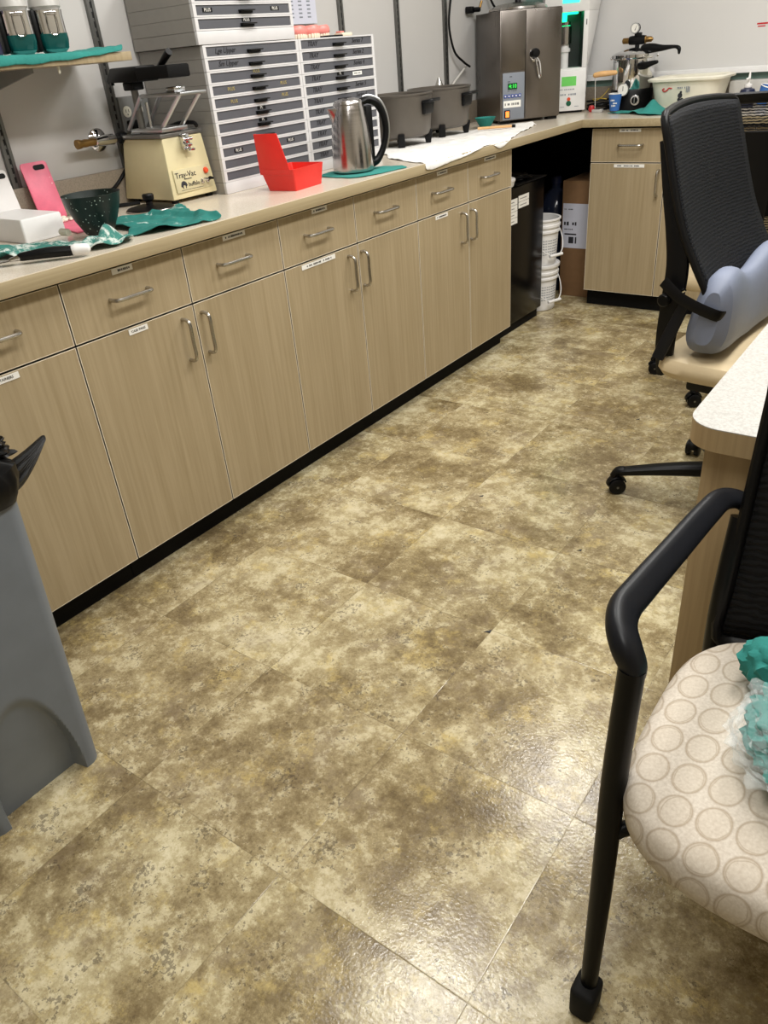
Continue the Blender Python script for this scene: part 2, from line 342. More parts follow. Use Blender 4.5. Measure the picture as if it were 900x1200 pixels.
# ------------------------------------------------------------------ mesh building
def rotm(rz=0, rx=0, ry=0):
    return Matrix.Rotation(rz, 4, 'Z') @ Matrix.Rotation(ry, 4, 'Y') @ Matrix.Rotation(rx, 4, 'X')
class MB:
    def __init__(s): s.bm = bmesh.new(); s.mats = []; s.cur = 0; s.X = Matrix.Identity(4)
    def m(s, name):
        if name not in s.mats: s.mats.append(name)
        s.cur = s.mats.index(name); return s
    def _face(s, vs):
        try:
            f = s.bm.faces.new(vs); f.material_index = s.cur; f.smooth = True; return f
        except ValueError: return None
    def grid(s, rows, close_u=False, close_v=False, flip=False):
        """rows: list of rows of points"""
        V = [[s.bm.verts.new(s.X @ Vector(p)) for p in r] for r in rows]
        nr, nc = len(V), len(V[0])
        for i in range(nr if close_v else nr-1):
            for j in range(nc if close_u else nc-1):
                a, b, c, d = V[i][j], V[i][(j+1) % nc], V[(i+1) % nr][(j+1) % nc], V[(i+1) % nr][j]
                s._face((d, c, b, a) if flip else (a, b, c, d))
        return V
    def sheet(s, rows): s.grid(rows); return s
    def cap(s, vs, flip=False): s._face(list(reversed(vs)) if flip else list(vs)); return s
    def hexa(s, P, bev=0.0, seg=2):
        """P: 8 points, bottom ring ccw then top ring ccw"""
        V = [s.bm.verts.new(s.X @ Vector(p)) for p in P]
        fs = [s._face([V[i] for i in q]) for q in ((3,2,1,0),(4,5,6,7),(0,1,5,4),(1,2,6,5),(2,3,7,6),(3,0,4,7))]
        if bev > 0:
            es = list({e for f in fs if f for e in f.edges})
            r = bmesh.ops.bevel(s.bm, geom=es, offset=bev, segments=seg, profile=0.5, affect='EDGES')
            for f in r['faces']: f.material_index = s.cur; f.smooth = True
        return s
    def box(s, x0, x1, y0, y1, z0, z1, bev=0.0, seg=2):
        return s.hexa([(x0,y0,z0),(x1,y0,z0),(x1,y1,z0),(x0,y1,z0),(x0,y0,z1),(x1,y0,z1),(x1,y1,z1),(x0,y1,z1)], bev, seg)
    def rings(s, R, cap0=True, cap1=True):
        V = s.grid(R, close_u=True)
        if cap0: s.cap(V[0], True)
        if cap1: s.cap(V[-1])
        return s
    def lathe(s, prof, c=(0, 0, 0), seg=32, axis='z', cap0=True, cap1=True):
        def P(r, h, a):
            x, y = r*math.cos(a), r*math.sin(a)
            if axis == 'z': v = (x, y, h)
            elif axis == 'x': v = (h, x, y)
            else: v = (y, h, x)
            return (c[0]+v[0], c[1]+v[1], c[2]+v[2])
        return s.rings([[P(r, h, 2*PI*i/seg) for i in range(seg)] for r, h in prof], cap0, cap1)
    def cyl(s, p0, p1, r0, r1=None, seg=20):
        return s.sweep([p0, p1], [r0, r1 if r1 is not None else r0], seg=seg, smooth=0)
    def sweep(s, pts, ra, rb=None, up=(0, 0, 1), seg=14, smooth=6, power=2.0, closed=False, round_ends=False):
        pts = [Vector(p) for p in pts]; n0 = len(pts)
        if not isinstance(ra, (list, tuple)): ra = [ra]*n0
        if rb is None: rb = ra
        if not isinstance(rb, (list, tuple)): rb = [rb]*n0
        P, A, B = pts, list(ra), list(rb)
        if smooth and n0 > 2:
            P, A, B = [], [], []
            rng = n0 if closed else n0-1
            for i in range(rng):
                g = lambda q, k: q[k % n0] if closed else q[max(0, min(n0-1, k))]
                for t in range(smooth):
                    u = t/smooth
                    def cr(q):
                        p0, p1, p2, p3 = g(q,i-1), g(q,i), g(q,i+1), g(q,i+2)
                        return 0.5*((2*p1)+(p2-p0)*u+(2*p0-5*p1+4*p2-p3)*u*u+(3*p1-p0-3*p2+p3)*u*u*u)
                    P.append(cr(pts)); A.append(cr(ra)); B.append(cr(rb))
            if not closed: P.append(pts[-1]); A.append(ra[-1]); B.append(rb[-1])
        if round_ends and not closed:
            d0 = (P[0]-P[1]).normalized(); d1 = (P[-1]-P[-2]).normalized()
            e0 = [(P[0]+d0*A[0]*k, A[0]*q, B[0]*q) for k, q in ((0.95, 0.3), (0.75, 0.65), (0.4, 0.9))]
            e1 = [(P[-1]+d1*A[-1]*k, A[-1]*q, B[-1]*q) for k, q in ((0.4, 0.9), (0.75, 0.65), (0.95, 0.3))]
            P = [e[0] for e in e0]+P+[e[0] for e in e1]; A = [e[1] for e in e0]+A+[e[1] for e in e1]; B = [e[2] for e in e0]+B+[e[2] for e in e1]
        n = len(P); T = []
        for i in range(n):
            a = P[(i+1) % n] if closed else P[min(n-1, i+1)]; b = P[i-1] if (closed or i > 0) else P[0]
            t = a-b; T.append(t.normalized() if t.length > 1e-9 else Vector((0, 0, 1)))
        up = Vector(up)
        if abs(T[0].dot(up)) > 0.97: up = Vector((1, 0, 0)) if abs(T[0].x) < 0.9 else Vector((0, 1, 0))
        nrm = (up - T[0]*up.dot(T[0])).normalized()
        R = []
        for i in range(n):
            nrm = nrm - T[i]*nrm.dot(T[i])
            nrm = nrm.normalized() if nrm.length > 1e-6 else T[i].orthogonal().normalized()
            sd = T[i].cross(nrm); row = []
            for k in range(seg):
                a = 2*PI*k/seg; c, q = math.cos(a), math.sin(a)
                e = 2.0/power
                cx = math.copysign(abs(c)**e, c); sy = math.copysign(abs(q)**e, q)
                row.append(P[i]+sd*cx*A[i]+nrm*sy*B[i])
            R.append(row)
        V = s.grid(R, close_u=True, close_v=closed)
        if not closed: s.cap(V[0], True); s.cap(V[-1])
        return s
    def prism(s, poly, z0, z1, bev=0.0):
        b = [s.bm.verts.new(s.X @ Vector((x, y, z0))) for x, y in poly]; t = [s.bm.verts.new(s.X @ Vector((x, y, z1))) for x, y in poly]
        n = len(poly); fs = [s._face(list(reversed(b))), s._face(t)]
        for i in range(n): fs.append(s._face((b[i], b[(i+1) % n], t[(i+1) % n], t[i])))
        if bev:
            es = [e for f in fs[:2] for e in f.edges]
            r = bmesh.ops.bevel(s.bm, geom=es, offset=bev, segments=2, profile=0.5, affect='EDGES')
            for f in r['faces']: f.material_index = s.cur; f.smooth = True
        return s
    def text(s, txt, size, mat4, align='CENTER', depth=0.0004, shear=0.0):
        cu = bpy.data.curves.new('txt', 'FONT'); cu.body = txt; cu.size = size; cu.align_x = align; cu.align_y = 'CENTER'
        cu.extrude = depth; cu.shear = shear; cu.resolution_u = 2
        ob = bpy.data.objects.new('txt', cu); COL.objects.link(ob)
        dg = bpy.context.evaluated_depsgraph_get()
        me = bpy.data.meshes.new_from_object(ob.evaluated_get(dg))
        bpy.data.objects.remove(ob); bpy.data.curves.remove(cu)
        vs = [s.bm.verts.new(s.X @ (mat4 @ v.co)) for v in me.vertices]
        for p in me.polygons:
            f = s._face([vs[i] for i in p.vertices])
            if f: f.smooth = False
        bpy.data.meshes.remove(me); return s
    def dashes(s, mat4, width, h, n=9, depth=0.0004):
        """tiny print too small to read: a row of letter-sized marks"""
        x = -width/2; rnd = random.Random(n*31+int(width*1e4))
        X0 = s.X; s.X = X0 @ mat4
        step = width/n
        for i in range(n):
            if rnd.random() < 0.14: x += step; continue
            w = step*rnd.uniform(0.5, 0.8); hh = h*rnd.uniform(0.7, 1.0)
            s.box(x, x+w, -hh/2, hh/2, -depth, depth); x += step
        s.X = X0; return s
    def obj(s, name, parent=None, sharp=35, sub=0, solid=0.0):
        bmesh.ops.recalc_face_normals(s.bm, faces=s.bm.faces)
        me = bpy.data.meshes.new(name); s.bm.to_mesh(me); s.bm.free()
        for n in s.mats: me.materials.append(M[n])
        me.set_sharp_from_angle(angle=math.radians(sharp))
        o = bpy.data.objects.new(name, me); COL.objects.link(o)
        if parent: o.parent = parent
        if solid:
            q = o.modifiers.new('thickness', 'SOLIDIFY'); q.thickness = solid; q.offset = 1
        if sub:
            q = o.modifiers.new('smooth', 'SUBSURF'); q.levels = sub; q.render_levels = sub
        return o
def B(mat): return MB().m(mat)
def tag(o, label=None, cat=None, group=None, kind=None):
    if label: o['label'] = label
    if cat: o['category'] = cat
    if group: o['group'] = group
    if kind: o['kind'] = kind
    return o
def thing(name, label, cat, loc=(0, 0, 0), rz=0.0, group=None):
    o = bpy.data.objects.new(name, None); COL.objects.link(o); o.empty_display_size = 0.05
    o.location = loc; o.rotation_euler = (0, 0, rz)
    return tag(o, label, cat, group)
def struct(o): o['kind'] = 'structure'; return o
def copy_tree(root):
    r = root.copy(); COL.objects.link(r)
    for ch in root.children:
        c = ch.copy(); COL.objects.link(c); c.parent = r
        for g in ch.children:
            d = g.copy(); COL.objects.link(d); d.parent = c
    return r
# frame whose local x runs along world +y and local y along +z, facing +x (text on the cabinet fronts)
def face_x(x, y, z): return Matrix(((0, 0, 1, x), (1, 0, 0, y), (0, 1, 0, z), (0, 0, 0, 1)))
# local x along +x, local y along +z, facing -y
def face_ny(x, y, z): return Matrix(((1, 0, 0, x), (0, 0, -1, y), (0, 1, 0, z), (0, 0, 0, 1)))
def up_z(x, y, z, rz=0): return Matrix.Translation((x, y, z)) @ Matrix.Rotation(rz, 4, 'Z')

def cloth(name, outline, zf, mat, res=0.012, parent=None, thick=0.003, amp=0.004, freq=25, seed=0.0, sub=1, xf=None):
    """a cloth cut to an outline, laid on the surface height zf(x, y) with small folds"""
    n = len(outline); pts = []; 
    for i in range(n):
        a = Vector(outline[i]); b = Vector(outline[(i+1) % n]); k = max(1, int((b-a).length/res))
        for t in range(k):
            p = a.lerp(b, t/k)
            w = noise.noise(Vector((p.x*18, p.y*18, seed+5)))*0.004
            pts.append(Vector((p.x+w, p.y-w)))
    m = len(pts); edges = [(i, (i+1) % m) for i in range(m)]
    xs = [p.x for p in pts]; ys = [p.y for p in pts]
    y = min(ys); r = 0
    inner = []
    while y < max(ys):
        x = min(xs) + (res/2 if r % 2 else 0)
        while x < max(xs):
            inner.append(Vector((x, y))); x += res
        y += res*0.87; r += 1
    def inside(p):
        c = False
        for i in range(m):
            a, b = pts[i], pts[i-1]
            if (a.y > p.y) != (b.y > p.y) and p.x < (b.x-a.x)*(p.y-a.y)/(b.y-a.y)+a.x: c = not c
        return c
    def dmin(p): return min((p-q).length for q in pts)
    inner = [p for p in inner if inside(p) and dmin(p) > res*0.6]
    V, E, F = delaunay_2d_cdt(pts+inner, edges, [], 1, 1e-6)[:3]
    bm = bmesh.new(); bv = []
    for p in V:
        w = noise.noise(Vector((p.x*freq, p.y*freq, seed)))*amp + noise.noise(Vector((p.x*freq*2.7, p.y*freq*2.7, seed+9)))*amp*0.45
        q = xf(p.x, p.y, w) if xf else (p.x, p.y, zf(p.x, p.y)+max(0.0, w+amp*0.35))
        bv.append(bm.verts.new(q))
    for f in F:
        try: bm.faces.new([bv[i] for i in f]).smooth = True
        except ValueError: pass
    bmesh.ops.recalc_face_normals(bm, faces=bm.faces)
    if sum(f.normal.z for f in bm.faces) < 0: bmesh.ops.reverse_faces(bm, faces=bm.faces)
    me = bpy.data.meshes.new(name); bm.to_mesh(me); bm.free(); me.materials.append(M[mat])
    o = bpy.data.objects.new(name, me); COL.objects.link(o)
    if parent: o.parent = parent
    q = o.modifiers.new('thickness', 'SOLIDIFY'); q.thickness = thick; q.offset = 1
    if sub: q = o.modifiers.new('smooth', 'SUBSURF'); q.levels = sub; q.render_levels = sub
    return o
def lump(mb, c, r, seed=0, amp=0.25, freq=3.0, sub=4):
    """crumpled blob added to a builder"""
    t = bmesh.new(); bmesh.ops.create_icosphere(t, subdivisions=sub, radius=1.0)
    vm = {}
    for v in t.verts:
        d = v.co.normalized()
        k = 1 + amp*(abs(noise.noise(d*freq+Vector((seed, 0, 0))))*1.6-0.4) + amp*0.4*noise.noise(d*freq*2.6+Vector((0, seed, 0)))
        vm[v] = mb.bm.verts.new(mb.X @ Vector((c[0]+d.x*r[0]*k, c[1]+d.y*r[1]*k, c[2]+d.z*r[2]*k)))
    for f in t.faces: mb._face([vm[v] for v in f.verts])
    t.free(); return mb
def rrect(hx, hy, r, n=6, cx=0, cy=0):
    P = []
    for (sx, sy, a0) in ((1, 1, 0), (-1, 1, PI/2), (-1, -1, PI), (1, -1, 1.5*PI)):
        for i in range(n+1):
            a = a0+PI/2*i/n
            P.append((cx+sx*(hx-r)+r*math.cos(a), cy+sy*(hy-r)+r*math.sin(a)))
    return P

# ================================================================== the room
WL, WB = -0.62, 3.63
XR, YF = 3.3, -2.9
CT, CB = 0.932, 0.897       # worktop top / underside
def wallbox(name, mat, *b): return struct(B(mat).box(*b).obj(name))
wallbox('floor', 'floor', WL, XR, YF, WB, -0.05, 0.0)
wallbox('ceiling', 'ceil', WL, XR, YF, WB, CEIL, CEIL+0.06)
wallbox('wall_left', 'wall', WL-0.1, WL, YF, WB, -0.05, CEIL)
wallbox('wall_back', 'wallteal', WL-0.1, XR+0.1, WB, WB+0.1, -0.05, CEIL)
wallbox('wall_right', 'wallbeige', XR, XR+0.1, YF, WB, -0.05, CEIL)
wallbox('wall_front', 'wallbeige', WL-0.1, XR+0.1, YF-0.1, YF, -0.05, CEIL)
for i, (px, py, sx, sy, wt) in enumerate(PANELS):
    k = B('white')
    for q in ((-sx/2-.025, -sx/2, -sy/2-.025, sy/2+.025), (sx/2, sx/2+.025, -sy/2-.025, sy/2+.025), (-sx/2, sx/2, -sy/2-.025, -sy/2), (-sx/2, sx/2, sy/2, sy/2+.025)):
        k.box(px+q[0], px+q[1], py+q[2], py+q[3], CEIL-0.02, CEIL-0.001)
    struct(k.obj('trim_%d' % (20+i)))
# slotted shelf standards on the left wall
for i, y in enumerate((0.322, 0.728, 1.135, 1.541, 1.948, 2.354, 2.76)):
    k = B('steelstrip').box(WL, WL+0.012, y-0.014, y-0.004, 1.033, 2.4).box(WL, WL+0.012, y+0.004, y+0.014, 1.033, 2.4).box(WL, WL+0.009, y-0.004, y+0.004, 1.033, 2.4)
    k.m('slot')
    z = 1.05
    while z < 1.6:
        k.box(WL+0.0085, WL+0.0098, y-0.003, y+0.003, z, z+0.016); z += 0.0254
    struct(k.obj('trim_%d' % (i+1)))

# ================================================================== base cabinets
KICK = -0.056
HNUM = ['', 'first', 'second', 'third', 'fourth', 'fifth', 'sixth', 'seventh', 'eighth', 'ninth', 'tenth', 'eleventh', 'twelfth']
def pull(length, vertical, off=0.03, r=0.0052):
    """arched bar pull, local: face plane x=0, standing off to +x"""
    h = length/2; e = 0.012
    pts = [(0, -h, 0), (off*0.55, -h, 0), (off, -h+e, 0), (off, 0, 0), (off, h-e, 0), (off*0.55, h, 0), (0, h, 0)]
    if vertical: pts = [(x, 0, y) for x, y, z in pts]
    k = B('nickel').sweep(pts, r, seg=10, smooth=5)
    return k
def cabinet(label, y0, y1, drawers, doors, depth=0.58, cat='cabinet', loc=(0, 0, 0), rz=0):
    """local: front plane x=0 facing +x, units run along local y. drawers/doors: (ya, yb, handle y or None, tag spec)"""
    t = thing('base_cabinet', label, cat, loc, rz, None)
    k = B('blackmat')
    k.box(-depth, -0.020, y0+0.001, y1-0.001, 0.09, 0.888)
    k.obj('carcass', t)
    B('blackmat').box(-depth, KICK, y0+0.001, y1-0.001, 0.0, 0.09).obj('toe_kick', t)
    for (ya, yb, hy, tg) in drawers:
        d = front('drawer', ya, yb, 0.7355, 0.886, t)
        if hy is not None:
            p = pull(0.118, False); p.bm.transform(Matrix.Translation((0.0, hy, 0.814))) ; p.obj('handle', d)
        label_strip(tg, 0.878, d)
    for (ya, yb, hy, tg) in doors:
        d = front('door', ya, yb, 0.0915, 0.7305, t)
        if hy is not None:
            p = pull(0.118, True); p.bm.transform(Matrix.Translation((0.0, hy, 0.643))); p.obj('handle', d)
        label_strip(tg, 0.719, d)
    return t
def front(name, ya, yb, z0, z1, t):
    g = 0.0020
    k = B('wood').box(-0.0195, -0.0012, ya+g, yb-g, z0, z1)
    k.m('edge')
    a, b, c, e = ya+g, yb-g, z0, z1; w = 0.0019
    k.box(-0.0195, 0, a, a+w, c, e).box(-0.0195, 0, b-w, b, c, e).box(-0.0195, 0, a+w, b-w, c, c+w).box(-0.0195, 0, a+w, b-w, e-w, e)
    k.m('wood').box(-0.0012, -0.0002, a+w, b-w, c+w, e-w)
    return k.obj(name, t)
def label_strip(tg, z, parent):
    if not tg: return
    yc, w, txt = tg
    k = B('paper').box(0.0003, 0.0012, yc-w/2, yc+w/2, z-0.0075, z+0.0075).m('ink')
    if txt: k.text(txt, 0.0092, face_x(0.0014, yc, z))
    else: k.dashes(face_x(0.0014, yc, z), w*0.78, 0.006, max(6, int(w/0.007)))
    k.obj('name_label', parent)
U = [-0.772, -0.386, 0.0, 0.386, 0.772, 1.153, 1.534, 1.915, 2.296]
cabinet('ash base cabinet nearest the grey trash bin, CONTAINERS label on its door', U[0], U[2],
        [(U[0], U[1], -0.58, None), (U[1], U[2], -0.195, None)], [(U[0], U[1], -0.43, None), (U[1], U[2], -0.34, (-0.205, 0.086, 'CONTAINERS'))])
cabinet('ash base cabinet under the green mixing bowl, CASE PANS label on its left door', U[2], U[4],
        [(U[2], U[3], 0.188, (0.186, 0.064, None)), (U[3], U[4], 0.562, (0.585, 0.09, None))],
        [(U[2], U[3], 0.338, (0.19, 0.062, 'CASE PANS')), (U[3], U[4], 0.412, None)])
cabinet('ash base cabinet under the red bin and kettle, long label on its left door', U[4], U[6],
        [(U[4], U[5], 0.945, (0.972, 0.076, None)), (U[5], U[6], 1.323, None)],
        [(U[4], U[5], 1.095, (0.94, 0.172, None)), (U[5], U[6], 1.17, None)])
cabinet('ash base cabinet under the white towel, next to the black fridge', U[6], U[8],
        [(U[6], U[7], 1.70, (1.72, 0.076, None)), (U[7], U[8], 2.078, (2.10, 0.10, None))],
        [(U[6], U[7], 1.853, (1.705, 0.09, None)), (U[7], U[8], 1.93, None)])
# back run, facing -y : local +x -> world -y, local y -> world +x
FX, FY = 0.072, 3.008
cabinet('ash base cabinet on the back wall beside the cardboard box', 0.0, 0.762,
        [(0, 0.381, 0.2035, (0.193, 0.107, None)), (0.381, 0.762, 0.57, None)], [(0, 0.381, 0.352, (0.201, 0.153, None)), (0.381, 0.762, 0.41, None)],
        loc=(FX, FY, 0), rz=-PI/2) if False else None
def cabinet_back(label, x0, drawers, doors):
    t = cabinet(label, 0.0, 0.762, drawers, doors, loc=(x0, FY, 0), rz=-PI/2)
    return t
# rotation by -90 deg sends local +x to world -y and local +y to world +x
cabinet_back('ash base cabinet on the back wall beside the cardboard box', FX,
        [(0, 0.381, 0.2035, (0.193, 0.107, None)), (0.381, 0.762, 0.57, None)], [(0, 0.381, 0.352, (0.201, 0.153, None)), (0.381, 0.762, 0.41, None)])
cabinet_back('ash base cabinet on the back wall, behind the office chairs', FX+0.762,
        [(0, 0.381, 0.19, None), (0.381, 0.762, 0.57, None)], [(0, 0.381, 0.352, None), (0.381, 0.762, 0.41, None)])

# worktop
wt = thing('worktop', 'long L-shaped speckled beige worktop with ash front edge', 'countertop', (0, 0, CB))
XE = 1.62
k = B('counter'); e = 0.03; z1 = CT-CB
k.prism([(WL+0.001, -0.8), (e-0.004, -0.8), (e-0.004, FY-0.03+0.004), (XE, FY-0.03+0.004), (XE, WB-0.001), (WL+0.001, WB-0.001)], 0.0, z1)
k.obj('top', wt)
k = B('woodh').box(e-0.0035, e, -0.8, FY-0.03, -0.001, z1-0.0012, 0.0008).m('edge').box(e-0.0035, e-0.0004, -0.8, FY-0.03, z1-0.0012, z1+0.0002)
k.obj('front_edge', wt)
k = B('woodh').box(e, XE, FY-0.03, FY-0.0265, -0.001, z1-0.0012, 0.0008).m('edge').box(e, XE, FY-0.0296, FY-0.0265, z1-0.0012, z1+0.0002)
k.obj('front_edge', wt)
struct(B('splash').box(WL+0.001, WL+0.019, -0.8, WB-0.001, CT+0.0003, CT+0.103, 0.002).obj('trim_14'))
struct(B('splash').box(WL+0.02, XE, WB-0.019, WB-0.001, CT+0.0003, CT+0.103, 0.002).obj('trim_15'))

# ================================================================== whiteboard
t = thing('whiteboard', 'large whiteboard on the back wall above the pressure pot', 'whiteboard', (1.2, WB, 1.08))
B('board').box(-1.45, 1.6, -0.016, -0.001, 0.012, 1.25).obj('panel', t)
B('white').box(-1.46, 1.61, -0.02, -0.001, -0.014, 0.012, 0.003).box(-1.46, 1.61, -0.040, -0.02, -0.014, -0.008, 0.002).box(-1.46, 1.61, -0.043, -0.039, -0.014, 0.002).obj('tray_rail', t)
B('redknob').box(-0.57, -0.52, -0.0168, -0.0158, 0.186, 0.193).box(-0.565, -0.53, -0.0168, -0.0158, 0.176, 0.181).obj('marker_writing', t)

# ================================================================== drawer organisers
PITCH = 0.0355; OX = -0.308; OD = 0.305
def organ_unit(yw, blank=False):
    """local: base centre-left corner at front, front plane x=0"""
    t = thing('drawer_unit', None, None)
    h = PITCH-0.0008; k = B('orgwhite')
    if blank:
        k.box(-0.012, 0, 0.0004, yw-0.0004, 0, h, 0.001); k.m('orgside').box(-OD, -0.012, 0.0006, yw-0.0006, 0.0002, h-0.0002).obj('case', t); return t
    w = 0.012; k.m('orgside')
    k.box(-OD, -0.012, 0.0006, yw-0.0006, 0, 0.004).box(-OD, -0.012, 0.0006, yw-0.0006, h-0.004, h)
    k.box(-OD, -0.012, 0.0006, w, 0.004, h-0.004).box(-OD, -0.012, yw-w, yw-0.0006, 0.004, h-0.004)
    k.box(-OD, -OD+0.004, w, yw-w, 0.004, h-0.004); k.m('orgwhite')
    k.box(-0.012, 0, 0.0004, yw-0.0004, 0, 0.0045).box(-0.012, 0, 0.0004, yw-0.0004, h-0.0045, h).box(-0.012, 0, 0.0004, w+0.001, 0.0045, h-0.0045).box(-0.012, 0, yw-w-0.001, yw-0.0004, 0.0045, h-0.0045)
    k.obj('case', t)
    d = B('grey').box(-0.2, -0.003, w+0.002, yw-w-0.002, 0.0052, h-0.0052).obj('drawer', t)
    k = B('black').box(-0.003, 0.016, yw/2-0.03, yw/2+0.03, 0.0125, 0.0165, 0.0015).box(-0.003, 0.004, yw/2-0.028, yw/2+0.028, 0.007, 0.0125)
    k.obj('handle', d)
    return t
proto = organ_unit(0.442); protor = organ_unit(0.435); blankp = organ_unit(0.442, True); blankr = organ_unit(0.435, True)
used = set()
def place_unit(p, x, y, z, label, group):
    o = copy_tree(p); o.location = (x, y, z); tag(o, label, 'drawer unit', group); return o
def sticker(unit, dy, dz, txt, kind, yw=0.442):
    d = [c for c in unit.children if c.name.startswith('drawer')][0]
    w = 0.04; k = MB()
    if kind == 'black':
        k.m('black').box(-0.0029, -0.0022, dy-w/2, dy+w/2, dz-0.0058, dz+0.0058).m('paper').text(txt, 0.0125, face_x(-0.002, dy, dz))
    elif kind == 'gold':
        k.m('gold').text(txt, 0.0145, face_x(-0.0022, dy, dz), depth=0.0006)
    elif kind == 'white':
        k.m('paper').box(-0.0029, -0.0022, dy-w*0.7, dy+w*0.7, dz-0.006, dz+0.006).m('ink').dashes(face_x(-0.002, dy, dz), w, 0.004, 8)
    else:
        k.m('marker').text(txt, 0.021, face_x(-0.0022, dy, dz), shear=0.35, depth=0.0005)
    k.obj('sticker' if kind != 'hand' else 'handwriting', d)
MZ = 0.0178
z0 = CT+0.0005
GL, GR, GU = 'drawer units of the left organizer stack', 'drawer units of the right organizer stack', 'drawer units of the upper organizer stack'
YL, YR = 0.873, 1.316
place_unit(blankp, OX, YL, z0, 'plain white base tier under the left organizer stack, behind the red bin', GL)
desc = {1: ('faint handwriting left', [(0.095, 'Lge Upper', 'hand')]),
        2: ('bold handwriting left', [(0.10, 'Sm Upper', 'hand')]),
        3: ('one yellowed sticker above the handle', [(0.221, 'PLUS', 'gold')]),
        4: ('two yellowed stickers near its ends', [(0.095, 'PLUS', 'gold'), (0.345, 'PLUS', 'gold')]),
        5: ('yellowed stickers beside its handle', [(0.10, 'PLUS', 'gold'), (0.345, 'PLUS', 'gold')]),
        6: ('one black sticker above the handle', [(0.221, 'PL', 'black')]),
        7: ('small black sticker over its handle', [(0.221, 'PL', 'black')]),
        8: ('just behind the red bin tip', []),
        9: ('black stickers on both sides', [(0.085, 'PLUS', 'black'), (0.345, 'PLUS', 'black')]),
        10: ('plain, partly behind the red bin', []), 11: ('half behind the red bin', [])}
for i in range(1, 12):
    o = place_unit(proto, OX, YL, z0+(12-i)*PITCH, '%s drawer unit from the top of the left stack, %s' % (HNUM[i], desc[i][0]), GL)
    for (dy, tx, kd) in desc[i][1]:
        sticker(o, dy, MZ+(0.007 if abs(dy-0.221) < .01 else 0), tx, kd)
place_unit(blankr, OX, YR, z0, 'plain white base tier under the right organizer stack, behind the kettle', GR)
rn = ['Series 7', 'Series 2', 'Series 4', None, 'Series 5', 'Series 6', None, None, None, None, None]
for i in range(1, 12):
    ex = {1: 'dentures on top', 4: 'white label'}.get(i, 'handwritten words')
    o = place_unit(protor, OX, YR, z0+(12-i)*PITCH, '%s drawer unit from the top of the right stack, %s' % (HNUM[i], ex), GR)
    sticker(o, 0.075, MZ, 'TRAY', 'hand')
    if i == 4: sticker(o, 0.32, MZ+0.002, '', 'white'); sticker(o, 0.2175, MZ+0.007, 'PL', 'black')
    elif rn[i-1]: sticker(o, 0.335, MZ+0.001, rn[i-1], 'hand')
zu = z0+12*PITCH+0.001
YU = YL-0.013
place_unit(blankp, OX+0.001, YU, zu, 'plain white tier under the upper organizer stack, atop the left stack', GU)
for i in range(1, 4):
    lab = {1: 'white drawer unit just above the plain upper tier, one black sticker by its handle', 2: 'white drawer unit with two black stickers, second drawer of the upper stack',
           3: 'topmost visible white drawer unit of the upper organizer stack'}[i]
    o = place_unit(proto, OX+0.001, YU, zu+i*PITCH, lab, GU)
    if i == 1: sticker(o, 0.221, MZ+0.007, 'PLUS', 'black')
    if i == 2: sticker(o, 0.06, MZ, 'PLUS', 'black'); sticker(o, 0.36, MZ, 'PLUS', 'black')
o = place_unit(proto, OX+0.001, YU, zu+4*PITCH, 'white drawer unit at the very top of the upper stack, cut off by the frame', GU)

def purge(root):
    for ch in list(root.children): purge(ch)
    bpy.data.objects.remove(root)
for p in (proto, protor, blankp, blankr): purge(p)

# sheet taped to the wall behind the right stack
t = B('bluepaper').box(WL+0.0125, WL+0.0135, 1.60, 1.785, 1.415, 1.66)
t.m('panelgrey')
for c in range(3):
    for r in range(16): t.box(WL+0.0135, WL+0.0138, 1.63+c*0.05, 1.65+c*0.05, 1.435+r*0.013, 1.440+r*0.013)
tag(t.obj('paper_sheet'), 'pale blue printed sheet hanging on the wall behind the dentures', 'paper')

# dentures on the right organiser stack
DZ = z0+12*PITCH
def denture(label, x, y, rz, flip):
    t = thing('denture', label, 'denture', (x, y, DZ), rz, 'dentures on the right organizer stack'); t.scale = (1.12, 1.12, 1.3)
    k = B('gum'); n = 14; R = []
    for i in range(n+1):
        a = PI*(-0.08+1.16*i/n); R.append((0.034*math.cos(a), 0.042*math.sin(a)-0.012, 0.016+0.004*math.sin(a)))
    k.sweep(R, 0.0085, 0.0125, seg=10, smooth=2, round_ends=True)
    if flip:   # palate
        k.grid([[(r*0.034*math.cos(a), r*0.042*math.sin(a)-0.012, 0.030-0.008*r) for a in [PI*i/10 for i in range(11)]] for r in (0.02, 0.35, 0.7, 1.0)])
    k.obj('gum_base', t)
    k = B('tooth')
    for i in range(14):
        a = PI*(0.0+1.0*i/13); x_, y_ = 0.036*math.cos(a), 0.045*math.sin(a)-0.012
        w = 0.0042 if 3 < i < 10 else 0.0052
        k.X = Matrix.Translation((x_, y_, 0.0065)) @ Matrix.Rotation(a-PI/2, 4, 'Z')
        k.box(-w, w, -0.0035, 0.0035, -0.0062, 0.007, 0.002)
    k.X = Matrix.Identity(4); k.obj('teeth', t)
denture('pink upper denture nearest the upper organizer stack', -0.40, 1.41, -2.0, True)
denture('pink denture with teeth showing, middle of the row on the organizer', -0.405, 1.49, -1.7, False)
denture('pink denture standing behind the black tray on the organizer', -0.43, 1.575, -1.2, True)
tag(B('black').box(-0.41, -0.35, 1.53, 1.62, DZ, DZ+0.006, 0.002).obj('small_tray'), 'small flat black tray in front of the dentures', 'tray')
k = B('tooth').box(-0.40, -0.36, 1.628, 1.69, DZ, DZ+0.012, 0.003).m('gum').box(-0.395, -0.37, 1.632, 1.655, DZ+0.012, DZ+0.018, 0.003)
tag(k.obj('tooth_card'), 'white card of teeth with a pink dab at the end of the dentures', 'tooth card')

